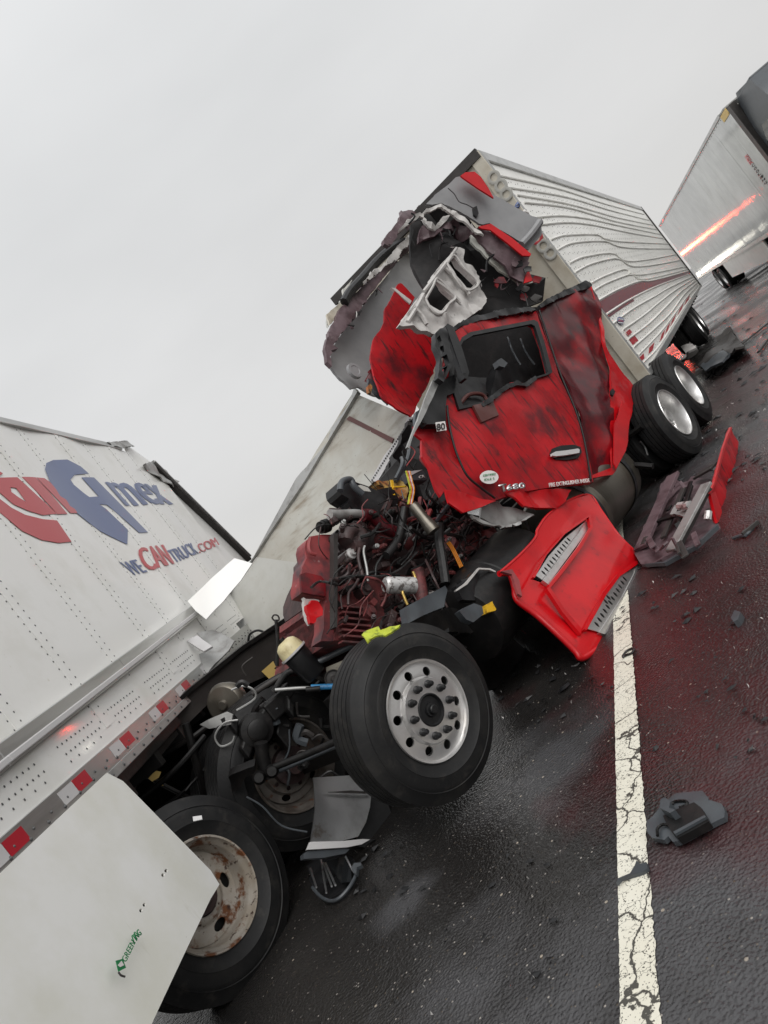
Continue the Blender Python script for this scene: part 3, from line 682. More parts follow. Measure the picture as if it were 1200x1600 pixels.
# ---------------- torn lining panel standing between the trailer and the cab
gp = F3(at(390, 1000, 8.4), at(600, 680, 7.7), at(430, 800, 8.6))
lp = thing('wall_panel_fragment', at(400, 1010, 8.4).xyz, 'torn grey and beige wall panel sticking up between trailer and engine', 'panel')
sheet('lining', gp, [(551, 613), (638, 650), (625, 690), (585, 748), (545, 815), (455, 965), (400, 1012), (366, 996), (325, 962), (395, 880), (470, 745), (530, 645)], M['beige'], lp, 0, .02, g=.12, disp=crumple(.02, 2))
sheet('edge_channel', gp, [(553, 606), (558, 612), (533, 655), (478, 748), (330, 968), (322, 964), (395, 872), (462, 748), (470, 738), (480, 728), (512, 690), (518, 668), (545, 632)], M['alu_dull'], lp, .04, .06)
sheet('edge_channel', gp, [(637, 648), (646, 652), (640, 672), (600, 735), (590, 752), (578, 752), (600, 712), (630, 672)], M['tape_white'], lp, .04, .04)
sheet('cross_batten', gp, [(541, 655), (546, 650), (615, 685), (612, 692)], M['brown'], lp, .012, .012)
sheet('lower_plate', gp, [(400, 870), (470, 880), (478, 900), (455, 965), (400, 1012), (366, 996), (330, 966)], M['greypanel'], lp, .014, .01, g=.15, disp=crumple(.015, 2))
for i in range(26):
    x, y = 640 - i * 2.35, 656 + i * 3.75
    c = gp.px(x, y, .046); bmr = bmesh.new() if i == 0 else bmr
    n_, a_, b2 = gp.n, gp.a, gp.b
    vs = [bmr.verts.new(c + (a_ * math.cos(j * math.pi / 3) + b2 * math.sin(j * math.pi / 3)) * .012) for j in range(6)]; tp = bmr.verts.new(c + n_ * .008)
    for j in range(6): bmr.faces.new([vs[j], vs[(j + 1) % 6], tp])
o = obj('panel_rivets', bmr, M['rivet'], lp); o['kind'] = 'stuff'
tubeo('cable_loop', [at(388, 1008, 7.2), at(390, 992, 7.2), at(403, 985, 7.2), at(417, 990, 7.2)], .012, M['hose'], lp)

# ================================================================== RIBBED TRAILER OF THE RED TRUCK
rt = thing('ribbed_trailer', RT.w(8, 0, 0), 'silver white ribbed trailer with maroon stripe behind the wrecked red cab', 'trailer')
RL, RZ0, RZ1 = 18.8, .955, 4.19
def band(name, q, m_, d=0, th=.004, g=0, par=None, disp=None):
    return sheet(name, RT, q, m_, par or rt, d, th, g=g, disp=disp)
def wd(s, t): return -.012 * math.sin(min(1, max(0, s) / 5) * math.pi) * math.sin((t - 1) / 3 * math.pi)
np_ = 14
for i in range(np_):
    a, b_ = RL * i / np_, RL * (i + 1) / np_
    bm = bmesh.new(); slab(bm, RT, [(a + .004, RZ0), (b_ - .004, RZ0), (b_ - .004, RZ1), (a + .004, RZ1)], 0, .01, g=.22, disp=lambda s, t: wd(s, t))
    obj('side_panel', bm, M['ribwhite'], rt, 'auto')
ribs = [[(197, 128), (430, 182), (600, 238), (737, 275)], [(230, 172), (450, 210), (620, 262), (755, 297)], [(262, 200), (460, 236), (630, 285), (770, 315)],
 [(290, 228), (460, 250), (640, 303), (785, 332)], [(325, 285), (480, 282), (680, 325), (800, 350)], [(345, 312), (500, 306), (690, 345), (812, 366)],
 [(390, 367), (450, 350), (560, 350), (640, 375), (835, 386)], [(415, 405), (480, 378), (590, 375), (680, 400), (848, 404)], [(460, 455), (520, 430), (620, 420), (700, 450), (862, 424)],
 [(480, 490), (550, 455), (640, 440), (720, 470), (877, 446)], [(540, 530), (600, 500), (670, 480), (730, 500), (893, 470)], [(553, 556), (610, 525), (690, 500), (750, 516), (900, 480)],
 [(566, 597), (640, 555), (720, 525), (780, 520), (905, 487)], [(598, 648), (680, 595), (760, 555), (820, 530), (912, 497)], [(620, 685), (700, 625), (780, 580), (840, 545), (920, 507)],
 [(660, 705), (740, 650), (800, 600), (860, 555), (926, 515)], [(680, 740), (760, 680), (820, 620), (880, 560), (932, 522)], [(700, 770), (780, 700), (840, 640), (890, 572), (938, 528)], [(718, 800), (800, 715), (850, 650), (905, 575), (944, 535)], [(735, 830), (800, 760), (870, 650), (945, 542)]]
for k_, r_ in enumerate(ribs):
    P = [RT.px(*p, .02) for p in cr((700, 220), 2.4, r_)]
    P = smoothpath(P, 6)
    P = [RT.w(*(lambda q: (q[0], q[1], wd(q[0], q[1]) + .008))(RT.loc(p))) for p in P]
    bm = bmesh.new(); tube(bm, P, .013 if k_ < 18 else .009, 6, 1); obj('rib', bm, M['ribwhite'], rt, 'auto')
# maroon stripe and lower red blocks between ribs
def strip_between(r0, r1, f0, f1, m_, d=.022, t0=0, t1=1):
    A = smoothpath([RT.px(*p, d) for p in cr((700, 220), 2.4, r0)], 6); B = smoothpath([RT.px(*p, d) for p in cr((700, 220), 2.4, r1)], 6)
    def pick(Q, f): i = f * (len(Q) - 1); k = min(int(i), len(Q) - 2); return Q[k].lerp(Q[k + 1], i - k)
    bm = bmesh.new(); vv = []
    for i in range(9):
        f = f0 + (f1 - f0) * i / 8; a = pick(A, f); b_ = pick(B, f); row = []
        for u in (t0, t1):
            p = a.lerp(b_, u); q = RT.loc(p); row.append((q[0], q[1]))
        vv.append(row)
    P = [r[0] for r in vv] + [r[1] for r in reversed(vv)]
    slab(bm, RT, P, .006, .003, g=.25, disp=wd); return obj('stripe', bm, m_, rt, 'auto')
strip_between(ribs[12], ribs[13], 0, 1, M['maroon_band'], t0=.1, t1=.9)
strip_between(ribs[13], ribs[14], 0, .3, M['maroon_band'], t0=.1, t1=.35)
for f in (.0, .13, .3, .4, .5, .62, .72): strip_between(ribs[18], ribs[19], f, f + .06, M['tape_red'], t0=.3, t1=.75)
strip_between(ribs[16], ribs[17], .01, .08, M['tape_red'], t0=.1, t1=.8)
# rivets over the skin
rv = bmesh.new()
for i in range(70):
    s = .12 + .17 * i
    for j in range(26):
        t = 1.08 + j * .112
        if s > 9 and (i + j) % 2: continue
        rivet(rv, RT, s, t + .02 * (i % 2), wd(s, t) + .001, .009, .005)
o = obj('rivet_rows', rv, M['rivet'], rt); o['kind'] = 'stuff'
boxo('top_rail', RT, (-.02, RL), (RZ1 - .02, RZ1 + .12), (-.1, .03), M['alu'], rt)
bm = bmesh.new(); boxf(bm, RT, (-.05, RL), (.93, 1.01), (-.1, .03), .004); obj('bottom_rail', bm, M['alu'], rt)
boxo('corner_post', RT, (-.04, .06), (.95, RZ1 + .1), (-.06, .035), M['alu_dull'], rt)
boxo('rear_post', RT, (RL - .1, RL), (.95, RZ1 + .12), (-.06, .04), M['charcoal'], rt)
boxo('roof', RT, (0, RL), (RZ1 + .08, RZ1 + .11), (-2.58, -.02), M['alu_dull'], rt)
boxo('far_wall', RT, (0, RL), (1, RZ1 + .08), (-2.6, -2.55), M['ribwhite'], rt)
boxo('floor', RT, (0, RL), (.95, 1.05), (-2.55, -.05), M['black'], rt)
boxo('rear_wall', RT, (RL - .04, RL + .01), (1, RZ1 + .08), (-2.6, -.02), M['greypanel'], rt)
# front wall, stained, with a column of rusty emblem rings and worn letters
bm = bmesh.new(); slab(bm, RF, [(-2.6, .95), (.0, .95), (0, RZ1 + .1), (-2.6, RZ1 + .1)], .04, .05, g=.4, disp=crumple(.02, 1)); fw = obj('front_wall', bm, M['frontwall'], rt, 'auto')
boxo('front_top_rail', RF, (-2.62, .02), (RZ1 + .02, RZ1 + .14), (.02, .09), M['charcoal'], rt)
boxo('front_side_rail', RF, (-.12, .03), (.93, RZ1 + .1), (.04, .075), M['frontwall'], rt)
for i, (x, y, m_) in enumerate([(772, 277, 'text_white'), (783, 290, 'text_white'), (791, 303, 'text_white'), (838, 371, 'text_red'), (849, 384, 'text_white'), (860, 395, 'text_white')]):
    c = RF.px(x, y, .082)
    latheo('worn_letter', c, RF.n, [(.045, .008), (.06, .012), (.08, .008), (.08, .0), (.045, .0)], M['greypanel' if m_ == 'text_white' else m_], fw, 20, closed=True)
text('worn_letter', 'R', RF, (801, 327), (809, 333), (808, 315), M['text_blue'], fw, .085, .04)
text('worn_letter', 'E', RF, (812, 337), (820, 343), (819, 327), M['text_white'], fw, .085, .04)
# small shield emblem and square tag
sh = sheet('shield', RT, cr((960, 440), 5, [(25, 280), (45, 272), (62, 282), (78, 290), (76, 315), (62, 335), (40, 325), (22, 300)]), M['text_blue'], rt, .02, .003)
for k_ in (0, 1, 2): sheet('shield_stripe', RT, cr((960, 440), 5, [(30, 288 + 14 * k_), (72, 292 + 14 * k_), (72, 298 + 14 * k_), (30, 294 + 14 * k_)]), M['text_white' if k_ != 1 else 'text_red'], sh, .024, .002)
sheet('small_tag', RT, cr((960, 440), 5, [(92, 395), (118, 370), (140, 395), (112, 420)]), M['tape_red'], rt, .02, .003)
# running gear under the ribbed trailer
for s in (10.4, 11.7):
    for d in (-.30,):
        wheel(rt, RT.w(s, .52, d + .2), RT.n, 'drive', 1, dual=True)
    baro('axle', RT.w(s, .52, -.2), RT.w(s, .52, -2.3), .13, .13, M['black'], rt)
    wheel(rt, RT.w(s, .52, -2.55), -RT.n, 'drive', 1, dual=True)
for i in range(14): boxo('cross_beam', RT, (2 + 1.1 * i, 2.1 + 1.1 * i), (.82, .95), (-2.5, -.1), M['black'], rt)
for s_ in (2.6, 3.4, 5.2, 7.0):  # dark legs and braces added to cover the red glint beneath
    baro('landing_or_added_leg', RT.w(s_, .95, -.8), RT.w(s_ + .3, .12, -.9), .14, .14, M['black'], rt); baro('added_leg_brace', RT.w(s_, .3, -.9), RT.w(s_ + .8, .92, -1.4), .06, .06, M['black'], rt)
bm = bmesh.new(); slab(bm, RT, [(1.2, .02), (8.9, .015), (9.2, .95), (1.0, .95)], -1.3, .06, g=.3, disp=crumple(.15, 2, 4)); obj('glow_blocker', bm, M['black'], rt, 'auto')  # added dark sheet, blocks the red lamp's reflection under the trailer
boxo('slider_rail', RT, (8.8, 13), (.70, .86), (-.8, -.65), M['black'], rt)
boxo('slider_rail', RT, (8.8, 13), (.70, .86), (-1.95, -1.8), M['black'], rt)

# ================================================================== FAR TRAILER AND ITS TRACTOR
ft = thing('far_trailer', FT.w(-8, 0, 0), 'plain glossy white trailer parked at the right edge, red lights mirrored in its side', 'trailer')
n_f = 15
for i in range(n_f):
    a, b_ = -18.2 + 18.1 * i / n_f + 0, -18.2 + 18.1 * (i + 1) / n_f
    bm = bmesh.new(); slab(bm, FT, [(a + .004, 1.12), (b_ - .004, 1.12), (b_ - .004, 4.08), (a + .004, 4.08)], 0, .02, g=.8)
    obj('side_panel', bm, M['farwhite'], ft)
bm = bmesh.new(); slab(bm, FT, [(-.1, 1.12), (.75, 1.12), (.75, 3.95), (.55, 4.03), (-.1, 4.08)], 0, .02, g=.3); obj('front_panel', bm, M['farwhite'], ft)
boxo('top_rail', FT, (-18.2, .0), (4.06, 4.14), (-.1, .03), M['alu'], ft)
boxo('bottom_rail', FT, (-18.2, .7), (1.02, 1.13), (-.1, .03), M['alu'], ft)
boxo('roof', FT, (-18.2, .5), (4.08, 4.12), (-2.6, 0), M['alu_dull'], ft)
boxo('floor', FT, (-18.2, .7), (1.0, 1.1), (-2.6, -.05), M['black'], ft)
boxo('front_wall', FT, (.72, .78), (1.02, 3.95), (-2.6, -.01), M['greypanel'], ft)
boxo('rear_door', FT, (-18.24, -18.2), (1.02, 4.1), (-2.6, 0), M['greypanel'], ft)
boxo('side_skirt', FT, (-11.5, -4.2), (.38, 1.02), (-.06, -.02), M['ribwhite'], ft)
boxo('corner_cap', FT, (.0, .7), (3.9, 4.06), (.0, .02), M['yellow_tag'], ft, .002)
rv = bmesh.new()
for i in range(60):
    rivet(rv, FT, -.2 - i * .3, 1.16, .002, .02, .01); rivet(rv, FT, -.2 - i * .3, 4.02, .002, .015, .01)
o = obj('rivet_rows', rv, M['rivet'], ft); o['kind'] = 'stuff'
for s in (-13.2, -14.5):
    wheel(ft, FT.w(s, .52, -.05), FT.n, 'drive', 1, dual=True); wheel(ft, FT.w(s, .52, -2.55), -FT.n, 'drive', 1, dual=True)
    baro('axle', FT.w(s, .52, -.2), FT.w(s, .52, -2.3), .13, .13, M['black'], ft)
baro('landing_or_added_leg', FT.w(-2.2, 1.05, -.5), FT.w(-2.2, .25, -.5), .1, .1, M['black'], ft)
for i, (ch, mm) in enumerate(zip('SERCOOLING', ['text_red'] * 3 + ['text_dark'] * 7)):
    x, y = 1168.5 + i * 3.25, 246 + i * 4.5
    text('letter', ch, FT, (x - 3, y + 3), (x + (2.2 if i < 3 else 1.0), y - (1.5 if i < 3 else 1)), (x - 5.5 + (0 if i < 3 else 1), y - 1 + (0 if i < 3 else .6)), M[mm], ft, .006, .03)
fc = thing('grey_tractor', FT.w(3.5, 0, -1.2), 'dark grey tractor cab cut off by the right edge, coupled to the far trailer', 'truck')
body = [(1.05, 1.0), (3.2, 1.0), (3.3, 2.6), (3.05, 3.4), (2.5, 3.98), (1.25, 4.1), (1.05, 3.9)]
for nm, dd in (('cab_shell', -.08),):
    bm = bmesh.new(); slab(bm, FT, body, dd, 2.35, g=.3, disp=lambda s, t: -.12 * max(0, t - 3.3)); obj(nm, bm, M['greyplastic'], fc, 'auto')
boxo('cab_back', FT, (1.04, 1.1), (1.0, 3.9), (-2.45, -.1), M['charcoal'], fc)
boxo('side_extender', FT, (.82, 1.12), (1.05, 4.02), (-.12, .03), M['charcoal'], fc, .01)
boxo('cab_roof', FT, (1.15, 2.5), (3.9, 4.02), (-2.3, -.16), M['greyplastic'], fc, .03)
sheet('sleeper_window', FT, [(1190, 195), (1230, 150), (1260, 210), (1215, 270)], M['glass'], fc, -.06, .02)
bm = bmesh.new(); box(bm, FT.w(4.2, 1.4, -1.25), (FT.a, FT.b, FT.n), (1.0, .55, 1.0), .15); obj('hood', bm, M['greyplastic'], fc, 'auto')
boxo('chassis', FT, (-1.2, 5.2), (.6, .9), (-1.7, -.8), M['black'], fc)
for s in (0.0, -1.3, 4.4):
    wheel(fc, FT.w(s, .52, -.02), FT.n, 'drive' if s < 2 else 'steer', 1, dual=s < 2); wheel(fc, FT.w(s, .52, -2.5), -FT.n, 'drive' if s < 2 else 'steer', 1)

# ================================================================== RED TRACTOR
rd = thing('red_tractor', T.w(2.6, 0, -1.2), 'wrecked red truck cab with crumpled sleeper, bare engine and torn off hood', 'truck')
def TS(name, pix, m_, d=0, th=.01, **k): return sheet(name, T, pix, M[m_], k.pop('par', rd), d, th, **k)
def TRS(name, pix, m_, d=0, th=.01, **k): return sheet(name, TR, pix, M[m_], k.pop('par', rd), d * .4, th, **k)
def c2(p): return cr((620, 430), 3, p)
def c1(p): return cr((480, 220), 3, p)
def c3(p): return cr((460, 740), 6, p)
def c4(p): return cr((600, 700), 5, p)
# --- door with window opening
win = c2([(300, 303), (350, 272), (500, 243), (638, 216), (656, 226), (690, 330), (722, 455), (700, 466), (655, 480), (625, 510), (590, 515), (555, 505), (520, 512), (480, 540), (450, 575), (400, 600), (300, 622), (280, 560), (255, 470), (262, 380)])
dout = c2([(232, 630), (246, 700), (290, 860), (330, 940), (392, 995), (470, 1050), (560, 1022), (720, 998), (914, 975), (906, 900), (880, 780), (840, 640), (770, 470), (722, 330), (690, 230), (664, 160), (560, 182), (400, 215), (300, 245), (262, 275), (225, 380), (215, 520)])
def door_disp(s, t): return .03 * math.sin(1.9 * (s - 2)) + crumple(.018, 2.2, 3)(s, t)
door = TS('door', dout, 'red_dirty', -.03, .05, holes=[win], g=.07, disp=door_disp)
gout = [(x + (x - 779) * -.0, y) for x, y in win]
def shrink(P, k):
    cx = sum(p[0] for p in P) / len(P); cy = sum(p[1] for p in P) / len(P); return [(cx + (x - cx) * k, cy + (y - cy) * k) for x, y in P]
TS('window_seal', shrink(win, 1.035), 'plastic', .0, .03, holes=[shrink(win, .945)], par=door)
TS('belt_trim', c2([(450, 585), (478, 655), (398, 688), (372, 640), (358, 610)]), 'brown', .015, .02, par=door, g=.05, disp=crumple(.01, 8))
TS('torn_rubber', c2([(400, 600), (450, 560), (500, 520), (560, 495), (600, 505), (650, 470), (655, 490), (610, 522), (560, 515), (500, 545), (455, 590), (410, 612)]), 'plastic', .03, .025, par=door, g=.04, disp=crumple(.02, 9), rag=0.008)
tubeo('door_gap', [T.px(*p, .012) for p in c2([(236, 612), (246, 700), (266, 790), (290, 860), (330, 940), (392, 995), (460, 1045)])], .009, M['black'], door, 6)
tubeo('door_gap', [T.px(*p, .012) for p in c2([(668, 165), (722, 330), (770, 470), (840, 640), (880, 780), (910, 960)])], .010, M['black'], door, 6)
# handle: recess, cup and pull
hc = c2([(718, 840), (730, 812), (770, 798), (830, 794), (862, 805), (868, 830), (850, 856), (800, 866), (745, 864)])
hd = TS('handle', hc, 'plastic', .012, .03, par=door)
TS('handle_pull', c2([(728, 835), (745, 826), (800, 820), (850, 812), (858, 818), (856, 832), (800, 842), (745, 848), (730, 845)]), 'tape_white', .045, .022, par=hd, g=.03, disp=lambda s, t: 0)
TS('door_sticker', [(764.5 + 14.5 * math.cos(u), 745.5 + 10.5 * math.sin(u)) for u in [i * math.pi / 9 for i in range(18)]], 'text_white', .026, .004, par=door)
text('sticker_print', 'CERTIFIED', T, (755, 744.5), (775, 741.5), (754.5, 741.5), M['green'], door, .032)
text('sticker_print', 'IDLE 2', T, (757, 751), (773, 748.5), (756.5, 748), M['green'], door, .032)
text('model_badge', 'T', T, (783, 768), (795, 765.5), (779, 758), M['chrome'], door, .03, .04, .01)
text('model_badge', '680', T, (793, 766), (822, 762), (791, 757.5), M['chrome'], door, .03, .04, .01)
text('door_print', 'FIRE EXTINGUISHER INSIDE', T, (858.5, 761), (922, 753), (857.5, 754.8), M['text_white'], door, .03, .02)
# --- cowl strip left of the door
cow = TS('cowl_panel', c2([(190, 668), (230, 630), (243, 700), (286, 862), (326, 944), (388, 1000), (462, 1052), (462, 1062), (390, 1085), (312, 1112), (242, 1062), (228, 1005), (205, 1038), (185, 1000), (150, 900), (120, 850), (118, 770), (88, 745), (84, 702)]), 'red_dirty', -.04, .02, g=.07, disp=crumple(.03, 3, 5))
TS('bright_cowl_corner', c2([(228, 1004), (330, 1020), (400, 1050), (462, 1058), (400, 1085), (312, 1112), (245, 1065)]), 'red', .0, .015, g=.05, disp=crumple(.02, 5, 1))
TS('number_plate', c2([(182, 690), (226, 684), (234, 726), (190, 732)]), 'text_white', .03, .004, par=cow)
text('plate_number', '80', T, (682.5, 672.5), (696, 670), (681.5, 662.5), M['text_dark'], cow, .036, .02)
# --- crushed sleeper side, folded in facets
def tri(x): return abs((x % 1) - .5) * 2
def fold(s, t): return -.05 + crumple(.05, 1.5, 4, True)(s, t) + .10 * tri(.62 * (s * .35 + t * 1.1) + .35) * (.4 + .6 * tri(.5 * s + .1)) + .05 * tri(.8 * (s - t * .8)) + crumple(.012, 3, 11)(s, t)
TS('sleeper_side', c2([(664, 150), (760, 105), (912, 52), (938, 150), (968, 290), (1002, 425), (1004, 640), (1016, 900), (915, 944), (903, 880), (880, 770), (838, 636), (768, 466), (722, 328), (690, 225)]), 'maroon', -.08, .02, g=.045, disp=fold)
TS('sleeper_rear_fairing', c2([(912, 52), (945, 150), (985, 330), (1040, 430), (1120, 528), (1100, 640), (1082, 800), (1030, 915), (1012, 935), (914, 950), (912, 938), (1012, 900), (1003, 640), (1002, 430), (965, 290)]), 'red', -.04, .02, g=.08, disp=crumple(.03, 2.5, 8))
TS('fairing_hatch', c2([(1058, 590), (1098, 630), (1075, 820), (1030, 905), (1018, 880), (1020, 700)]), 'red', .005, .012, g=.1)
TS('latch', c2([(1004, 540), (1014, 530), (1024, 545), (1016, 566), (1006, 558)]), 'plastic', .01, .02)
TS('roof_seal', c2([(664, 145), (700, 112), (880, 28), (905, 40), (912, 54), (760, 108), (690, 145), (668, 160)]), 'plastic', .0, .06, g=.06, disp=crumple(.03, 6), rag=0.012)
TS('door_header', c2([(268, 240), (360, 190), (500, 158), (640, 142), (660, 158), (560, 178), (400, 210), (300, 240), (270, 262)]), 'plastic', .0, .05, g=.06, disp=crumple(.03, 6, 2), rag=0.012)
# --- sill below the door
TS('sill_trim', c2([(512, 1024), (620, 1010), (780, 1002), (820, 1005), (790, 1060), (760, 1090), (640, 1096), (585, 1088), (545, 1050)]), 'red', -.02, .02, g=.05, disp=crumple(.04, 5, 4))
TS('step_plate', c4([(750, 470), (800, 455), (880, 415), (930, 455), (1010, 480), (1090, 530), (1130, 545), (1060, 590), (930, 610), (830, 580), (760, 540)]), 'alu_dull', -.12, .02, g=.05, disp=crumple(.07, 4, 6))
TS('step_flange', c4([(680, 520), (760, 550), (830, 590), (930, 605), (1060, 575), (1160, 510), (1170, 520), (1060, 600), (930, 622), (820, 605), (700, 545)]), 'alu_dull', -.04, .02, g=.05, disp=crumple(.03, 8, 6), rag=0.012)
# --- interior seen through the openings
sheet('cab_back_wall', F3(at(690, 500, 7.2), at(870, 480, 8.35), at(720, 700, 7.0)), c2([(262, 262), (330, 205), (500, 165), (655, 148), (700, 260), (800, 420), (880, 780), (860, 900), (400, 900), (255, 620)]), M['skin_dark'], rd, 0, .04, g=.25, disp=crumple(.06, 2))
seat = TS('seat', c2([(470, 420), (600, 412), (625, 450), (660, 560), (640, 700), (430, 700), (440, 560)]), 'plastic', -.45, .25, g=.08, disp=crumple(.04, 4))
TS('seat_headrest', c2([(470, 400), (490, 388), (520, 412), (505, 432), (480, 425)]), 'greyplastic', -.17, .06, par=seat)
tubeo('steering_wheel', [T.px(*p, -.2) for p in c2([(300, 600), (340, 560), (400, 560), (430, 600)])], .018, M['brown'], rd)
for i in range(2):
    x = 520 + 60 * i
    tubeo('interior_strap', [T.px(*p, -.25) for p in c2([(x, 290 + 8 * i), (x + 25, 360), (x + 60 + 6 * i, 420)])], .01, M['greyplastic'], rd, 5)
for k_, (p, q) in enumerate([((300, 560), (420, 560)), ((330, 520), (360, 600))]): tubeo('dash_bar', [T.px(*v, -.35) for v in c2([p, q])], .03, M['plastic'], rd)
TS('dash', c2([(250, 470), (420, 480), (430, 640), (300, 640), (240, 560)]), 'plastic', -.25, .12, g=.08, disp=crumple(.03, 5))
# --- mirror and its bare bracket
mir = TS('mirror', c1([(648, 868), (656, 858), (680, 872), (718, 960), (760, 1085), (752, 1115), (738, 1112), (725, 1060), (690, 970), (660, 900)]), 'plastic', .12, .07, g=.06, disp=lambda s, t: .01 * math.sin(6 * t))
TS('mirror_glass', c1([(655, 880), (668, 878), (745, 1085), (728, 1092)]), 'plastic', .14, .01, par=mir)
TS('bracket', c1([(598, 905), (622, 880), (650, 872), (668, 950), (684, 1020), (676, 1060), (640, 1130), (615, 1110), (622, 1020), (600, 960)]), 'plastic', .14, .05,
   holes=[c1([(608, 925), (622, 910), (632, 935), (618, 955)]), c1([(628, 1015), (655, 1000), (668, 1040), (634, 1062)]), c1([(622, 965), (640, 958), (644, 985), (628, 1000)]), c1([(632, 1070), (660, 1052), (640, 1105)])], g=.04, disp=crumple(.02, 9))
TS('front_pillar', c1([(640, 1120), (700, 1090), (690, 1180), (660, 1190), (650, 1255), (655, 1330), (560, 1330), (535, 1290), (575, 1230), (605, 1140)]), 'plastic', .02, .08, g=.06, disp=crumple(.02, 5))
TS('pillar_trim', c1([(608, 1115), (622, 1125), (590, 1200), (548, 1290), (498, 1380), (480, 1440), (470, 1435), (520, 1300), (560, 1190), (590, 1120)]), 'alu_dull', .06, .02, g=.05, disp=crumple(.01, 8))
TS('hinge_plate', c2([(90, 640), (150, 610), (190, 668), (88, 700), (86, 670)]), 'greyplastic', .01, .03)
for p in c2([(118, 646), (120, 690)]): latheo('hinge_bolt', T.px(*p, .02), T.n, [(0, .015), (.018, .015), (.02, 0), (0, 0)], M['black'], rd, 10)
# --- torn roof: layered grey liners, maroon fibreglass, white frame piece
def roofd(a, sc, sd): return crumple(a, sc, sd)
TRS('roof_fairing', c1([(555, 300), (600, 255), (660, 212), (690, 182), (726, 172), (800, 218), (880, 265), (1050, 358), (1076, 362), (1100, 380), (1078, 412), (1012, 482), (990, 478), (920, 436), (850, 392), (808, 402), (770, 375), (700, 330), (625, 298), (560, 308)]), 'grey_liner', -.25, .03, g=.12, disp=lambda s, t: .03 * math.sin(1.7 * s) + crumple(.015, 3)(s, t), rag=0.004)
tubeo('fairing_lip', [TR.px(*p, -.05) for p in c1([(1092, 378), (1070, 410), (1040, 448), (1005, 486)])], .04, M['grey_liner'], rd)
TRS('fairing_flange', c1([(1098, 392), (1100, 440), (1040, 510), (995, 500), (1010, 482), (1078, 412)]), 'grey_liner', -.3, .02)
TRS('red_roof_corner', c1([(716, 168), (740, 150), (785, 144), (815, 168), (850, 220), (874, 268), (800, 225), (728, 178)]), 'red', .14, .02, g=.08, disp=lambda s, t: .03 * math.sin(3 * s))
rc = tubeo('fairing_crack', [TR.px(*p, .02) for p in c1([(660, 222), (690, 250), (712, 285), (750, 300), (785, 320)])], .006, M['text_dark'], rd, 5)
TRS('latch', c1([(778, 312), (795, 305), (804, 340), (795, 358), (782, 345)]), 'plastic', -.10, .04)
TRS('red_header', c1([(804, 402), (860, 388), (960, 455), (1050, 530), (1046, 540), (1010, 538), (940, 480), (860, 418), (815, 410)]), 'red', -.02, .02, g=.1)
TRS('header_underside', c1([(808, 405), (900, 445), (1010, 538), (1050, 532), (1040, 600), (1015, 660), (960, 640), (900, 560), (830, 470), (770, 430)]), 'maroon_grey', -.15, .03, g=.08, disp=crumple(.12, 3, 2), rag=0.015)
TRS('red_corner_chip', c1([(1035, 600), (1058, 655), (1015, 668)]), 'red', -.2, .02)
TRS('torn_lip', c1([(432, 408), (500, 350), (560, 315), (625, 297), (700, 328), (770, 385), (800, 410), (830, 440), (800, 432), (760, 400), (690, 345), (620, 312), (560, 335), (490, 385), (440, 412)]), 'fibre', -.05, .03, g=.05, disp=crumple(.06, 6, 3), rag=0.018)
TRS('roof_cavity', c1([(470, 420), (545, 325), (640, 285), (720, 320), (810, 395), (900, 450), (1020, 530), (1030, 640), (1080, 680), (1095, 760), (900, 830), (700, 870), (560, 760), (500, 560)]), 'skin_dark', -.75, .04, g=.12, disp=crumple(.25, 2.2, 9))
TRS('inner_rib', c1([(510, 440), (540, 400), (600, 420), (640, 395), (700, 360), (760, 410), (790, 440), (740, 450), (690, 420), (620, 440), (560, 470), (520, 480)]), 'maroon_grey', -.5, .05, g=.06, disp=crumple(.15, 4, 4), rag=0.02)
TRS('white_bracket', c1([(535, 350), (556, 345), (560, 375), (600, 400), (640, 350), (670, 345), (655, 375), (600, 420), (575, 415), (550, 385)]), 'fibre', -.3, .03, g=.05, disp=crumple(.05, 8), rag=0.01)
TRS('sleeper_edge_strip', c1([(770, 430), (850, 520), (930, 600), (1010, 655), (1060, 650), (1070, 662), (1010, 675), (920, 625), (840, 545), (770, 470)]), 'beige', -.35, .03, g=.06, disp=crumple(.04, 5), rag=0.012)
TS('ceiling_liner', c1([(625, 430), (560, 448), (500, 488), (440, 550), (380, 620), (300, 720), (200, 860), (128, 960), (102, 1060), (135, 1110), (195, 1170), (240, 1155), (300, 1190), (345, 1200), (520, 1120), (600, 900), (700, 620), (800, 560), (830, 520), (760, 455), (700, 438)]), 'grey_liner', -1.5, .03, g=.16, disp=lambda s, t: .12 * math.sin(2 * s + t) + crumple(.03, 2)(s, t), rag=0.008)
TS('liner_seam', c1([(515, 515), (600, 572), (596, 577), (512, 521)]), 'greyplastic', -1.36, .01)
latheo('speaker_grommet', T.px(552.5, 581, -1.36), T.n, [(0, .03), (.05, .03), (.055, .035), (.085, .035), (.09, .0), (0, .0)], M['grey_liner'], rd, 20)
TS('torn_roof_edge', c1([(520, 478), (440, 545), (380, 615), (300, 715), (200, 855), (125, 955), (110, 1010), (112, 1060), (84, 1020), (78, 990), (88, 930), (110, 880), (150, 790), (190, 745), (280, 665), (345, 600), (395, 545), (430, 500), (480, 470)]), 'maroon_grey', -1.40, .05, g=.08, disp=crumple(.06, 3, 6), rag=0.03)
TS('torn_roof_edge', c1([(560, 300), (545, 345), (480, 385), (440, 430), (400, 480), (355, 490), (350, 478), (390, 420), (420, 385), (445, 335), (470, 328), (500, 345), (540, 300)]), 'maroon_grey', -1.1, .05, g=.08, disp=crumple(.07, 3, 1), rag=0.03)
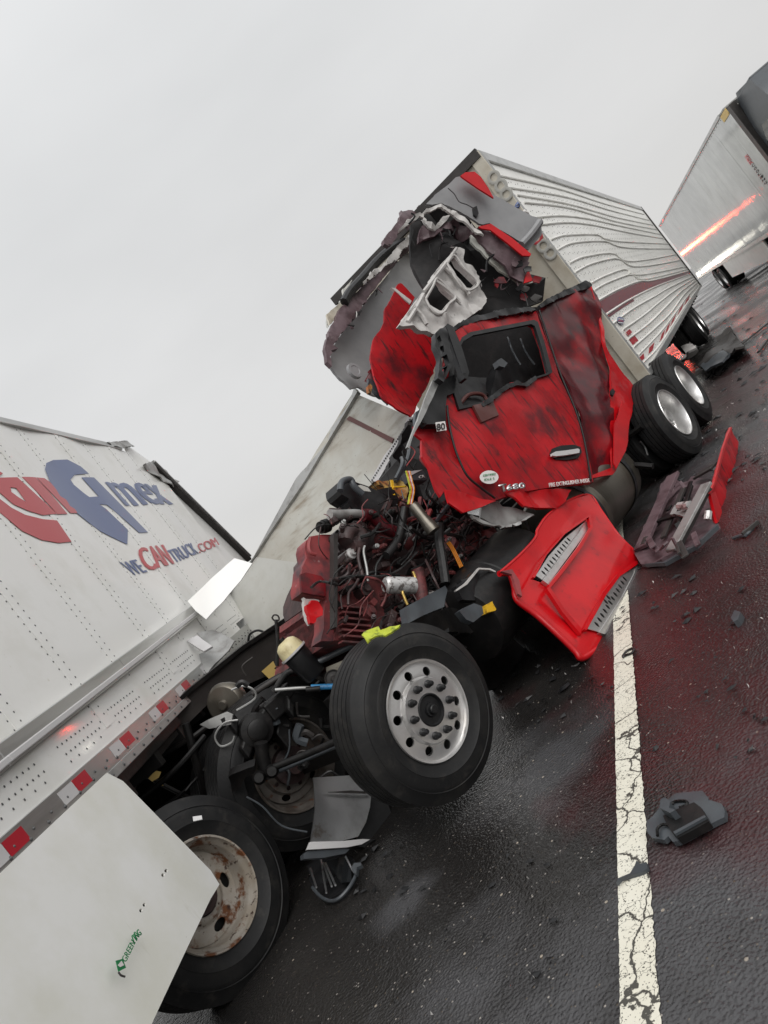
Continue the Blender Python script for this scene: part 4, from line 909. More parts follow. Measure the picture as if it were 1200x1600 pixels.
TS('torn_white_edge', c1([(520, 400), (545, 420), (500, 470), (450, 505), (420, 560), (380, 575), (330, 620), (270, 670), (262, 660), (320, 600), (370, 575), (400, 520), (450, 470), (490, 430)]), 'fibre', -1.2, .03, g=.05, disp=crumple(.05, 5, 8), rag=0.02)
for k_, (o1, r) in enumerate([(0, .045), (10, .03), (-9, .02)]):
    tubeo('roof_gasket', [T.px(x + o1 / 3, y + o1 / 4, -1.35) for x, y in c1([(455, 470), (400, 500), (330, 560), (260, 640), (200, 705), (172, 755)])], r, M['plastic'], rd)
TS('outer_skin_scrap', c1([(172, 745), (168, 700), (210, 650), (190, 700), (150, 760), (95, 812), (92, 830), (100, 870), (140, 800), (175, 765)]), 'greypanel', -1.5, .03, g=.06, disp=crumple(.05, 5), rag=0.012)
TS('outer_skin_scrap', c1([(92, 812), (165, 752), (170, 775), (120, 850), (100, 868)]), 'frontwall', -1.45, .02, g=.06, disp=crumple(.05, 5), rag=0.012)
TS('red_roof_panel', c1([(400, 692), (420, 700), (480, 758), (460, 800), (436, 868), (500, 890), (590, 912), (606, 960), (606, 1040), (590, 1120), (560, 1180), (530, 1250), (510, 1275), (440, 1258), (380, 1210), (352, 1180), (356, 1150), (335, 1060), (325, 990), (330, 905), (350, 880), (360, 850), (352, 800), (372, 765)]), 'red_dirty', -.95, .02, g=.1, disp=lambda s, t: .10 * math.sin(2.4 * s + 1.3 * t) + crumple(.02, 3)(s, t), rag=0.006)
TS('panel_torn_edge', c1([(398, 690), (412, 690), (490, 750), (482, 765)]), 'fibre', -.85, .03, rag=0.008)
wf = TS('white_frame', c1([(700, 498), (715, 500), (732, 515), (735, 545), (770, 580), (800, 605), (818, 650), (820, 690), (850, 722), (826, 782), (770, 820), (705, 862), (640, 890), (590, 910), (545, 900), (500, 885), (430, 866), (460, 820), (485, 785), (520, 740), (545, 705), (590, 630), (640, 565), (680, 525)]), 'fibre', -.35, .05,
   holes=[c1([(662, 575), (690, 545), (730, 600), (792, 665), (770, 690), (740, 690), (700, 640)]), c1([(562, 742), (590, 690), (610, 655), (650, 690), (688, 732), (660, 760), (640, 790), (612, 805), (585, 780)])], g=.04, disp=crumple(.06, 6, 4), rag=0.008)
for hh in ([(655, 575), (690, 538), (735, 598), (800, 665), (772, 698), (738, 698), (695, 645)], [(555, 742), (588, 684), (610, 646), (655, 685), (696, 732), (664, 766), (642, 800), (612, 813), (578, 785)]):
    tubeo('opening_rim', [T.px(*p, -.31) for p in c1(hh + hh[:1])], .014, M['fibre'], wf, 6)
for a_, b_ in (((545, 708), (700, 505)), ((600, 655), (720, 760)), ((500, 780), (560, 860)), ((650, 600), (760, 720)), ((470, 850), (545, 720))):
    tubeo('frame_ridge', [T.px(*p, -.32) for p in c1([a_, ((a_[0] + b_[0]) / 2 + 5, (a_[1] + b_[1]) / 2 - 4), b_])], .02, M['fibre'], wf, 6)
TS('hanging_cloth', c1([(290, 1075), (325, 1045), (335, 1085), (358, 1140), (352, 1180), (385, 1230), (330, 1190), (300, 1140), (285, 1100)]), 'maroon', -1.2, .03, g=.06, disp=crumple(.08, 5), rag=0.02)
TS('hanging_cloth', c1([(290, 1110), (330, 1130), (385, 1232), (310, 1190), (285, 1150)]), 'greyplastic', -1.1, .03, g=.06, disp=crumple(.08, 5), rag=0.02)
TS('orange_tag', c1([(283, 1150), (295, 1138), (306, 1150), (300, 1185), (288, 1180)]), 'cardboard', -1.05, .03)
for i in range(12):
    x, y = random.uniform(880, 1080), random.uniform(560, 750)
    TRS('crushed_trim', c1([(x + random.uniform(8, 34) * math.cos(j * 1.26 + i), y + random.uniform(6, 26) * math.sin(j * 1.26 + i)) for j in range(5)]), random.choice(['maroon_grey', 'plastic', 'plastic', 'charcoal', 'maroon']), random.uniform(-.5, .1), .012, g=.04, disp=crumple(.04, 7, i), rag=.006)
# hanging strings and threads over the torn roof
for i in range(22):
    x = random.uniform(480, 1060); y = 330 + (x - 480) * .55 + random.uniform(-40, 120); d0 = random.uniform(-.3, .1)
    p = [TR.px(*v, d0) for v in c1([(x, y), (x + random.uniform(-35, 35), y + random.uniform(5, 40)), (x + random.uniform(-50, 50), y + random.uniform(20, 90))])]
    tubeo('torn_strand', p, random.choice((.004, .006, .012)), M[random.choice(['maroon_grey', 'plastic', 'plastic', 'black', 'hose'])], rd, 4, k=3)
for i in range(14):   # shredded flakes along the torn edges
    f = random.random(); x, y = [(1060 - 560 * f, 690 - 300 * f * f - 60 * f), (520 - 420 * f, 470 + 520 * f)][i % 2]
    dd = 0 if i % 2 == 0 else -1.35
    pp = [(x + random.uniform(-22, 22), y + random.uniform(-22, 22)) for _ in range(3)]
    (TRS if i % 2 == 0 else TS)('torn_flake', c1(pp), random.choice(['maroon_grey', 'fibre', 'plastic', 'maroon_grey', 'skin_dark']), dd + random.uniform(-.1, .1), .01, smooth=False)

# --- front steer wheel, rear drive wheels, frame
sn = V((math.cos(R_(-50)), math.sin(R_(-50)), -.078)).normalized()
sw = wheel(rd, V((-.49, 4.18, .58)), sn, 'steer', 1.0)
wheel(rd, V((3.2, 8.09, .51)), T.n, 'drive', 1, dual=True)
wheel(rd, V((3.95, 9.11, .52)), (.80, -.59, 0), 'drive', 1, dual=True)
for s in (5.4, 6.7): wheel(rd, T.w(s, .52, -2.4), -T.n, 'drive', 1, dual=True)
wheel(rd, T.w(.1, .55, -2.35), -T.n, 'steer', 1)
for d in (-.85, -1.6): boxo('frame_rail', T, (.1, 7.6), (.62, .88), (d - .04, d + .04), M['black'], rd)
for s in (5.4, 6.7): baro('drive_axle', T.w(s, .52, -.3), T.w(s, .52, -2.2), .2, .2, M['black'], rd)
baro('front_axle', V((-.62, 4.38, .55)), T.w(.1, .55, -2.2), .10, .12, M['black'], rd)
for s in (1.2, 2.6, 4.1): boxo('frame_crossmember', T, (s, s + .12), (.62, .85), (-1.6, -.85), M['black'], rd)
TS('underbody_liner', [(770, 960), (905, 930), (1000, 880), (1040, 830), (1060, 700), (1000, 720), (930, 800), (800, 900), (700, 880), (650, 1000), (700, 1090), (860, 1060)], 'black', -.75, .05, g=.2, disp=crumple(.1, 2))
# dark inner tank behind the fallen fairing
tc0 = T.w(1.05, .62, -.36)
latheo('inner_tank', tc0, T.a, [(0, -.02), (.22, -.01), (.29, .02), (.31, .08), (.31, .40), (.318, .41), (.318, .45), (.31, .46), (.31, 1.0), (.28, 1.06), (0, 1.08)], M['black'], rd, 40)
# fuel tank with bands
tk = latheo('fuel_tank', T.w(2.95, .48, -.47), T.a, [(0, -.02), (.28, 0), (.36, .03), (.395, .08), (.395, .30), (.402, .31), (.402, .34), (.395, .35), (.395, 1.10), (.402, 1.11), (.402, 1.15), (.395, 1.16), (.395, 1.30), (.35, 1.38), (0, 1.40)], M['tankmetal'], rd, 56)
for s in (3.14, 4.05): latheo('tank_band', T.w(s, .48, -.47), T.a, [(.403, -.03), (.408, -.03), (.408, .03), (.403, .03)], M['plastic'], tk, 56, closed=True)
tubeo('air_line', [T.px(*p, -.1) for p in ((1000, 690), (1008, 700), (1012, 712))], .012, M['hose'], rd)
# frame junk between the tank and the drive wheels
for i in range(12):
    a = T.w(random.uniform(4.2, 5.2), random.uniform(.4, .95), random.uniform(-.9, -.3)); b_ = a + V((random.uniform(-.5, .5), random.uniform(-.5, .5), random.uniform(-.25, .3)))
    tubeo('chassis_rod', [a, (a + b_) / 2 + V((0, 0, .05)), b_], random.uniform(.012, .035), M['black'], rd, 6)

# --- engine
eng = TS('engine_block', c3([(400, 1060), (480, 1040), (560, 960), (820, 940), (1100, 960), (1180, 1100), (1080, 1420), (980, 1560), (380, 1560)]), 'engine_red', -.62, .8, g=.05, disp=crumple(.03, 6, 2))
TS('cylinder_head', c3([(400, 560), (470, 470), (640, 440), (760, 500), (900, 540), (1100, 560), (1250, 640), (1260, 960), (820, 960), (400, 1050)]), 'engine_dark', -.75, .7, g=.07, disp=crumple(.12, 4, 5), par=eng)
for i in range(7):
    y = 1230 + 55 * i
    TS('block_rib', c3([(450, y), (720, y + 22), (720, y + 40), (450, y + 18)]), 'engine_red', -.56, .05, par=eng)
for i in range(9):
    x = 560 + 14 * i
    TS('cooling_fin', c3([(x, 440), (x + 6, 440), (x + 8, 600), (x + 2, 600)]), 'engine_dark', -.52, .12, par=eng)
TS('shroud', c3([(100, 640), (150, 592), (250, 572), (370, 572), (385, 640), (382, 1560), (262, 1560), (290, 1440), (282, 1300), (290, 1180), (180, 1150), (60, 1125), (44, 1060), (56, 960), (60, 890), (104, 800), (88, 700)]), 'shroud', -.62, .12, g=.035, disp=lambda s, t: crumple(.012, 2.5, 1)(s, t) + .02 * math.sin(5 * s + 3 * t))
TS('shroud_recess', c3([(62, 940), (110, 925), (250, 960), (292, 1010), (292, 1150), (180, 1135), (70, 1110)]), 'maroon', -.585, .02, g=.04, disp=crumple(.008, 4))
tubeo('shroud_rib', [T.px(*p, -.56) for p in c3([(150, 600), (135, 680), (150, 740), (200, 760)])], .014, M['shroud'], rd)
TS('side_bar', c3([(368, 560), (408, 560), (402, 1440), (372, 1440)]), 'charcoal', -.50, .05)
for i in range(10): latheo('bar_bolt', T.px(*c3([(352, 700 + i * 78)])[0], -.55), T.n, [(0, .02), (.014, .02), (.016, 0), (0, 0)], M['black'], rd, 8)
TS('torn_red_tab', c3([(120, 1240), (180, 1190), (260, 1195), (275, 1260), (240, 1340), (160, 1430), (150, 1360), (128, 1300)]), 'red', -.45, .03, g=.04, disp=crumple(.03, 7), rag=0.012)
TS('torn_tab_backing', c3([(90, 1160), (200, 1170), (270, 1185), (160, 1230), (130, 1290), (140, 1420), (110, 1330)]), 'fibre', -.48, .03, g=.04, disp=crumple(.02, 9), rag=0.015)
# intake pipe, hoses, canister, filter
def TT(name, pts, r, m_, d, par=None, **k):
    return tubeo(name, [T.px(x, y, (d if not isinstance(d, (list, tuple)) else d[i])) for i, (x, y) in enumerate(c3(pts))], r, M[m_], par or rd, k.pop('seg', 10), **k)
TT('coolant_pipe', [(640, 390), (720, 395), (790, 450), (850, 510), (960, 560)], .048, 'maroon', -.50)
TT('coolant_hose', [(1035, 330), (1010, 470), (980, 600), (930, 690), (860, 770)], .032, 'hose', -.42)
TT('crushed_pipe', [(330, 385), (450, 385), (560, 375), (650, 380)], .040, 'alu_dull', -.5, r2=.03)
TT('pipe_end', [(335, 350), (380, 352), (420, 370)], .022, 'engine_dark', -.5)
TT('oil_tube', [(760, 960), (770, 860), (830, 770), (940, 640)], .010, 'hose', -.45)
TT('wire_harness', [(420, 985), (560, 960), (830, 960), (1000, 890), (1150, 740)], .009, 'hose', -.40)
TT('drain_tube', [(1110, 920), (1130, 1000), (1020, 1090), (1030, 1160), (1060, 1230)], .011, 'gold', -.36)
TT('fuel_line', [(600, 990), (560, 1060), (510, 1120), (505, 1230)], .010, 'engine_dark', -.48)
TT('fuel_line', [(660, 680), (650, 740), (680, 900), (690, 1010)], .009, 'alu_dull', -.44)
TT('fuel_line', [(610, 700), (600, 800), (640, 960)], .012, 'engine_dark', -.46)
can = F3(T.px(*c3([(840, 1040)])[0], -.45), T.px(*c3([(1130, 1050)])[0], -.42), T.px(*c3([(980, 960)])[0], -.45))
ca, cb = T.px(*c3([(845, 1045)])[0], -.40), T.px(*c3([(1130, 1050)])[0], -.36)
latheo('oil_canister', ca, (cb - ca), [(0, -.0), (.045, .0), (.057, .012), (.06, .03), (.06, (cb - ca).length - .01), (0, (cb - ca).length)], M['galv'], rd, 28)
fa, fb = T.px(*c4([(225, 445)])[0], -.3), T.px(*c4([(390, 650)])[0], -.25)
latheo('silver_filter', fa, (fb - fa), [(0, 0), (.036, 0), (.044, .02), (.040, (fb - fa).length * .45), (.048, (fb - fa).length * .75), (.052, (fb - fa).length * .78), (.052, (fb - fa).length), (0, (fb - fa).length)], M['tankmetal'], rd, 24)
ta, tb = T.px(*c3([(225, 515)])[0], -.6), T.px(*c3([(320, 480)])[0], -.6)
latheo('pulley_stub', ta, (tb - ta), [(0, 0), (.03, 0), (.03, .02), (.045, .02), (.045, .04), (.035, .045), (.05, .05), (.05, .09), (0, .1)], M['black'], rd, 20)
# turbo snail and alternator
TT('turbo_housing', [(480, 640), (500, 560), (570, 530), (630, 600), (600, 680), (530, 690)], .055, 'engine_dark', -.52, par=eng)
for x, y, r, mm in ((650, 1090, .05, 'engine_dark'), (700, 1300, .045, 'engine_red'), (560, 640, .075, 'engine_dark'), (870, 580, .05, 'engine_red'), (520, 760, .04, 'galv'), (1140, 620, .05, 'engine_red'), (900, 1200, .04, 'engine_dark')):
    latheo('pump_body', T.px(*c3([(x, y)])[0], -.55), T.n, [(0, .05), (r * .5, .05), (r * .6, .03), (r, .025), (r, -.1), (0, -.1)], M[mm], eng, 22)
# vertical red pipe and thick loom in the middle of the bay
TT('exhaust_elbow', [(1160, 900), (1170, 1000), (1190, 1120), (1200, 1220)], .05, 'engine_red', -.5)
for k_, (o1, r) in enumerate([(0, .036), (14, .02), (-12, .014)]): tubeo('thick_loom', [T.px(x + o1 / 5, y, -.3) for x, y in c4([(435, 600), (430, 720), (455, 880), (480, 1060)])], r, M['hose'], rd)
for k_ in range(3): tubeo('orange_cable', [T.px(x + k_ * 2, y - k_, -.34) for x, y in c4([(490, 740), (530, 800), (595, 935)])], .005, M['orange'], rd, 6)
for k_, mm in enumerate(['green', 'yellow', 'text_red', 'text_white', 'orange']): tubeo('thin_wire', [T.px(x + k_ * 1.6, y, -.3) for x, y in c4([(170, 180), (190, 260), (205, 330), (185, 440)])], .005, M[mm if mm != 'green' else 'hivis'], rd, 5)
# black moulded seat like air duct on the left
ad = TS('air_duct', c3([(425, 70), (470, 45), (540, 50), (680, 110), (760, 160), (900, 140), (960, 250), (940, 350), (800, 380), (640, 360), (560, 330), (505, 270), (520, 230), (450, 190), (425, 150)]), 'plastic', -.55, .16, g=.03, disp=lambda s, t: .03 * math.sin(9 * s) + crumple(.02, 5)(s, t))
TT('duct_rim', [(430, 160), (440, 90), (480, 60), (530, 60), (560, 120), (640, 190)], .025, 'greyplastic', -.48, par=ad)
TS('duct_opening', c3([(570, 120), (620, 105), (690, 130), (720, 170), (640, 160)]), 'greypanel', -.46, .01, par=ad)
# orange torn box and small electronics unit behind the wires
TS('torn_box', c3([(720, 75), (860, 60), (1000, 45), (1050, 60), (1060, 180), (1040, 300), (960, 300), (900, 200), (820, 130)]), 'cardboard', -.62, .1, g=.06, disp=crumple(.05, 6), rag=0.01)
TS('box_strap', c3([(905, 60), (925, 58), (945, 200), (925, 200)]), 'yellow', -.52, .01)
TS('box_strap', c3([(930, 118), (1050, 112), (1052, 124), (930, 130)]), 'yellow', -.51, .01)
eb = TS('control_unit', c4([(180, 182), (300, 168), (345, 245), (310, 252), (212, 250)]), 'greyplastic', -.42, .08)
TS('unit_label', c4([(182, 184), (298, 170), (205, 218)]), 'tape_white', -.415, .004, par=eb)
text('unit_print', 'CR', T, (655, 747.5), (664.5, 745.5), (654, 743.5), M['text_white'], eb, -.41, .02)
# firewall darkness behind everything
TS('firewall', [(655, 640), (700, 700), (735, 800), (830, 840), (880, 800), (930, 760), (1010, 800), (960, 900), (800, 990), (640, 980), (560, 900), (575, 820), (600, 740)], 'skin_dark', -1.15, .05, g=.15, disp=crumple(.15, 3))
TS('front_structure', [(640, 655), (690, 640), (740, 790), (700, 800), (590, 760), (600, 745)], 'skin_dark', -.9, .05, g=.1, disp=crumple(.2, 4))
# transmission hump, bits right of the loom
TS('gearbox', c4([(610, 600), (700, 560), (900, 600), (920, 720), (880, 840), (700, 880), (600, 780), (590, 680)]), 'engine_red', -.6, .3, g=.06, disp=crumple(.16, 5, 7), rag=0.02)
TS('bellows', c4([(920, 800), (1000, 720), (1150, 690), (1110, 780), (960, 920), (900, 930)]), 'greyplastic', -.45, .2, g=.05, disp=lambda s, t: .03 * math.sin(60 * (s + t)))
TS('battery_cover', c4([(170, 1240), (470, 1080), (495, 1110), (470, 1240), (300, 1310), (180, 1375)]), 'greyplastic', -.12, .06, g=.06, disp=crumple(.02, 6))
TS('lower_cover', c4([(560, 1080), (740, 940), (880, 960), (900, 990), (820, 1130), (740, 1210), (620, 1180)]), 'plastic', -.14, .05, g=.06, disp=crumple(.04, 5), rag=0.008)
TS('lower_cover_edge', c4([(560, 1110), (640, 1050), (740, 935), (830, 940), (880, 965), (960, 930), (962, 940), (880, 975), (820, 950), (745, 948), (650, 1065), (568, 1118)]), 'fibre', -.10, .02, g=.05)
TS('lamp_housing', c4([(580, 1280), (620, 1250), (700, 1215), (760, 1240), (770, 1300), (700, 1360), (640, 1340)]), 'greyplastic', -.05, .05, g=.05, disp=crumple(.02, 6))
TS('broken_clip', c4([(890, 1190), (1000, 1100), (1055, 1150), (980, 1230), (900, 1250)]), 'shroud', -.12, .04, g=.05, disp=crumple(.04, 6))
TS('yellow_block', c4([(795, 1225), (850, 1195), (895, 1240), (870, 1270), (810, 1285)]), 'yellow', -.06, .06, g=.04)
TS('lower_tray', c4([(180, 1370), (470, 1250), (600, 1240), (780, 1300), (900, 1310), (980, 1280), (1100, 1150), (1160, 1180), (1000, 1330), (900, 1420), (500, 1450), (180, 1440)]), 'black', -.3, .1, g=.08, disp=crumple(.1, 4), rag=0.02)
# random hoses, wires, bolts and brackets through the bay
BAY = [(505, 815), (560, 790), (640, 770), (720, 800), (790, 835), (850, 850), (800, 900), (760, 960), (700, 985), (560, 1000), (520, 1010)]
def inbay(): 
    while True:
        x, y = random.uniform(505, 850), random.uniform(770, 1005)
        if inpoly(x, y, BAY) and not (x < 598 and y > 915 and random.random() < .85): return x, y
for i in range(125):
    x, y = inbay(); d = random.uniform(-.6, -.35); k_ = random.choice((14, 30, 45, 60)); an = random.uniform(0, 6.28)
    pts = [(x, y)]
    for j in range(3): an += random.uniform(-.9, .9); pts.append((pts[-1][0] + math.cos(an) * k_ * .5, pts[-1][1] + math.sin(an) * k_ * .5))
    r = random.choice((.003, .004, .005, .006, .009, .014))
    tubeo('hose' if r > .008 else 'wire', [T.px(px, py, d + random.uniform(-.05, .08)) for px, py in pts], r, M[random.choice(['hose', 'hose', 'hose', 'engine_dark', 'engine_red', 'engine_dark', 'black'])], rd, 6, k=4)
for i in range(130):
    x, y = inbay(); d = random.uniform(-.66, -.48); q = T.px(x, y, d); mm = M[random.choice(['engine_red', 'engine_red', 'engine_dark', 'engine_dark', 'engine_dark', 'black', 'black', 'engine_dark'])]
    if i % 2:
        bm = bmesh.new(); e1 = (T.a + T.b * random.uniform(-.5, .5)).normalized(); e2 = T.n.cross(e1)
        box(bm, q, (e1, e2, T.n), (random.uniform(.015, .09), random.uniform(.006, .03), random.uniform(.02, .06)), .006); obj('casting', bm, mm, rd)
    else:
        r = random.uniform(.008, .026); ax = random.choice((T.a, T.b, T.n, T.n, (T.a + T.n).normalized()))
        latheo('coupling', q, ax, [(0, -.06), (r * .8, -.06), (r, -.05), (r, -.01), (r * 1.25, -.008), (r * 1.25, .012), (r * .9, .014), (r * .9, .05), (r * .5, .055), (0, .055)], mm, rd, 14)
for i in range(70):
    x, y = inbay(); latheo('bolt', T.px(x, y, random.uniform(-.55, -.4)), T.n + V((random.uniform(-.5, .5), 0, random.uniform(-.5, .5))), [(0, .025), (.012, .025), (.013, .012), (.018, .01), (.018, -.05), (0, -.05)], M[random.choice(['alu_dull', 'engine_dark', 'black', 'engine_red'])], rd, 8)
# cab-front clutter between panel fragment and cowl
for i in range(26):
    x, y = random.uniform(615, 700), random.uniform(690, 830); d = random.uniform(-.75, -.3)
    tubeo('wire', [T.px(x, y, d), T.px(x + random.uniform(-12, 12), y + random.uniform(10, 30), d), T.px(x + random.uniform(-25, 25), y + random.uniform(30, 60), d)], random.choice((.005, .01, .018)), M[random.choice(['hose', 'greyplastic', 'black', 'shroud'])], rd, 6)

# --- front suspension and steering in front of the beam
def A3(name, pts, r, m_, Y, par=None, **k): return tubeo(name, [at(x, y, (Y if not isinstance(Y, (list, tuple)) else Y[i])) for i, (x, y) in enumerate(pts)], r, M[m_], par or rd, k.pop('seg', 10), **k)
A3('tie_rod', [(425, 1200), (480, 1178), (545, 1150)], .024, 'black', [4.75, 4.7, 4.6])
A3('tie_rod', [(420, 1212), (480, 1186), (540, 1160)], .014, 'greyplastic', [4.9, 4.8, 4.7])
A3('shock_absorber', [(478, 1078), (500, 1076)], .02, 'black', 4.9)
sb = A3('shock_absorber', [(430, 1078), (470, 1075), (487, 1075)], .012, 'alu_dull', 4.95)
A3('shock_sleeve', [(486, 1074), (540, 1072)], .020, 'blue', 4.92, par=sb)
A3('steering_shaft', [(475, 1046), (530, 1018), (570, 1000)], .022, 'greyplastic', 5.0)
A3('steering_shaft', [(395, 1085), (430, 1062), (450, 1052)], .018, 'charcoal', 5.05)
latheo('steering_gear', at(400, 1140, 4.95), V((.4, -.9, 0)), [(0, .10), (.05, .10), (.07, .09), (.07, .06), (.11, .05), (.115, -.05), (.1, -.14), (0, -.15)], M['black'], rd, 28)
for i, (x, y, r_, Y) in enumerate([(430, 1105, .085, 5.05), (445, 1085, .06, 5.1), (415, 1120, .07, 5.0), (385, 1165, .06, 4.9), (440, 1140, .09, 5.1), (365, 1130, .05, 4.95), (452, 1105, .05, 5.0)]):
    bm = bmesh.new(); box(bm, at(x, y, Y), (V((.8, .6, .2 * i)).normalized(), V((-.6, .8, 0)), V((0, 0, 1))), (r_, r_ * .7, r_ * .8), .015); obj('gear_casting', bm, M['black'], rd)
A3('pitman_arm', [(408, 1160), (412, 1190), (420, 1215)], .045, 'black', 4.8)
for i, (x, y) in enumerate([(405, 1215), (425, 1205)]): latheo('ball_joint', at(x, y, 4.75), V((.3, -1, .2)), [(0, .05), (.03, .05), (.045, .02), (.045, -.03), (0, -.05)], M['black'], rd, 16)
A3('brake_line', [(372, 1125), (350, 1130), (336, 1150), (345, 1166), (362, 1160), (366, 1150)], .007, 'alu_dull', 4.9, seg=6)
A3('brake_line', [(452, 1140), (452, 1170), (442, 1190), (425, 1196)], .006, 'greyplastic', 4.85, seg=6)
A3('brake_line', [(385, 1245), (410, 1260), (440, 1290), (480, 1300)], .006, 'greyplastic', 4.7, seg=6)
A3('brake_line', [(362, 1078), (380, 1072), (396, 1078), (398, 1092), (370, 1110)], .008, 'alu_dull', 5.0, seg=6)
A3('leaf_spring', [(345, 1125), (400, 1080), (470, 1040)], .028, 'black', 5.3)
A3('air_hose', [(428, 1080), (440, 1062), (450, 1050), (470, 1042)], .022, 'hose', 5.0)
latheo('brake_chamber', at(352, 1100, 5.35), V((-.25, -1, .15)), [(0, .05), (.03, .05), (.04, .03), (.13, .02), (.15, .0), (.155, -.02), (.14, -.09), (0, -.1)], M['tankmetal'], rd, 32)
sheet('mud_flap_scrap', F3(at(312, 1133, 5.0), at(362, 1115, 4.9), at(330, 1150, 4.95)), cr((300, 1040), 4.615, [(55, 425), (120, 390), (240, 335), (285, 355), (275, 425), (130, 455)]), M['alu_dull'], rd, 0, .01, g=.05, disp=crumple(.03, 5))
sheet('axle_arm', F3(at(360, 1210, 4.75), at(420, 1200, 4.75), at(380, 1180, 4.7)), cr((300, 1040), 4.615, [(260, 815), (290, 780), (400, 730), (450, 720), (455, 770), (390, 790), (350, 870), (290, 920), (275, 850)]), M['black'], rd, 0, .07, g=.05, disp=crumple(.03, 5))
for i in range(46):
    x, y = random.uniform(345, 520), random.uniform(1050, 1215); Y = random.uniform(4.85, 5.5)
    an = random.uniform(0, 6.28); l_ = random.uniform(8, 34)
    A3('brake_line' if i % 2 else 'linkage', [(x, y), (x + math.cos(an) * l_ * .6, y + math.sin(an) * l_ * .5), (x + math.cos(an + .7) * l_, y + math.sin(an + .7) * l_)], random.choice((.006, .01, .02, .03)), random.choice(['black', 'charcoal', 'hose', 'greyplastic']), Y, seg=6)
# reservoir: cream dome on a black can
rc0 = at(459, 1020, 5.0)
up_ = V((-.12, 0, 1)).normalized()
rs = latheo('fluid_reservoir', rc0, up_, [(.0, -.22), (.075, -.22), (.085, -.2), (.09, -.02), (.1, -.01), (.1, 0), (0, 0)], M['plastic'], rd, 32)
latheo('reservoir_dome', rc0, up_, [(.1, .0), (.094, .004), (.088, .05), (.075, .085), (.045, .105), (0, .11)], M['cream'], rs, 32)
latheo('reservoir_band', rc0, up_, [(.098, -.004), (.104, -.004), (.104, .010), (.098, .010)], M['tape_white'], rs, 32, closed=True)
latheo('reservoir_cap', rc0 + up_ * .10, up_, [(0, .03), (.022, .03), (.025, .0), (0, 0)], M['black'], rs, 14)
A3('dipstick_tube', [(431, 968), (434, 1000), (433, 1040)], .012, 'hose', 5.0)
A3('dipstick_ring', [(425, 966), (428, 961), (434, 962), (436, 968), (431, 971), (425, 966)], .006, 'charcoal', 5.0, seg=6)
sheet('warning_plate', F3(at(512, 1046, 5.05), at(540, 1030, 5.0), at(515, 1062, 5.05)), [(509, 1043), (545, 1028), (545, 1045), (512, 1060)], M['frontwall'], rd, 0, .008)
latheo('idler_pulley', at(521, 1060, 4.95), V((.2, -1, .1)), [(0, .03), (.015, .03), (.02, .01), (.05, .005), (.055, .02), (.06, .02), (.06, -.03), (0, -.03)], M['charcoal'], rd, 24)

# lime cloth draped on the tyre
cl = sheet('hivis_cloth', F3(at(570, 1000, 4.02), at(600, 985, 4.05), at(580, 975, 4.12)), cr((480, 960), 3.478, [(295, 110), (330, 90), (360, 70), (385, 55), (395, 75), (430, 75), (480, 60), (508, 66), (500, 82), (440, 95), (400, 105), (375, 120), (350, 135), (325, 150), (312, 130)]), M['hivis'], None, 0, .012, g=.02, disp=crumple(.03, 14))
tag(cl, 'crumpled lime cloth lying on top of the front tyre', 'cloth')

# ================================================================== FALLEN SIDE FAIRING WITH MESH VENTS
fb0 = G.px(915, 1026); fb1 = G.px(1000, 868)
FF = F3(fb0 + V((.02, -.02, 0)), fb1, T.px(930, 772, -.02))
fa_ = thing('side_fairing', (fb0 + fb1) / 2, 'glossy red fairing panel with two mesh vents hanging beside the white line', 'fairing')
def cF(p): return cr((700, 640), 2.4, p)
def ffd(s, t): return .035 * math.sin(5.5 * t + 1.2) + .02 * math.sin(2.5 * s)
vent = cF([(318, 628), (370, 545), (440, 465), (528, 402), (534, 440), (490, 510), (430, 590), (378, 655)])
body_ = cF([(340, 445), (385, 385), (470, 325), (548, 303), (590, 370), (640, 470), (695, 535), (722, 560), (730, 590), (714, 610), (712, 570), (640, 622), (590, 690), (540, 780), (515, 822), (595, 845), (570, 885), (520, 928), (490, 938), (470, 910), (400, 830), (340, 760), (275, 700), (262, 640), (240, 605), (200, 608), (270, 545), (330, 480)])
sheet('fairing_skin', FF, body_, M['red'], fa_, 0, .012, [vent], .05, ffd)
def sheetF(name, pix, m_, d, th, **k): return sheet(name, FF, pix, M[m_], fa_, d, th, **k)
sheetF('raised_edge', cF([(318, 628), (370, 540), (440, 458), (534, 390), (545, 440), (500, 520), (440, 600), (384, 668), (378, 655), (430, 590), (490, 510), (534, 440), (528, 402), (440, 465), (370, 545), (326, 630)]), 'red', .062, .03)
sheetF('crease', cF([(380, 662), (440, 750), (500, 820), (498, 842), (430, 760), (372, 672)]), 'red', .068, .03)
sheetF('crease', cF([(512, 822), (535, 775), (585, 680), (640, 612), (700, 568), (712, 566), (714, 578), (645, 625), (594, 694), (545, 782), (520, 828)]), 'red', .08, .03)
for k_, (pp, r) in enumerate([([(202, 606), (240, 606), (262, 650), (275, 700), (340, 760), (400, 830), (470, 910), (490, 936), (520, 926), (570, 885), (594, 846)], .022), ([(202, 604), (270, 545), (330, 480), (340, 445), (385, 385), (470, 326), (548, 304), (590, 370), (640, 470), (695, 535), (722, 560), (729, 590)], .012)]):
    Q = [FF.px(*p) for p in cF(pp)]; Q = [FF.w(*(lambda q: (q[0], q[1], ffd(q[0], q[1]) - r * .6))(FF.loc(p))) for p in Q]; tubeo('rolled_edge', Q, r, M['red'], fa_, 10)
sheetF('vent_well', shrink(vent, 1.02), 'black', -.09, .01)
sheetF('inner_return', cF([(200, 606), (240, 598), (268, 640), (278, 700), (262, 690), (240, 618)]), 'shroud', .03, .02)
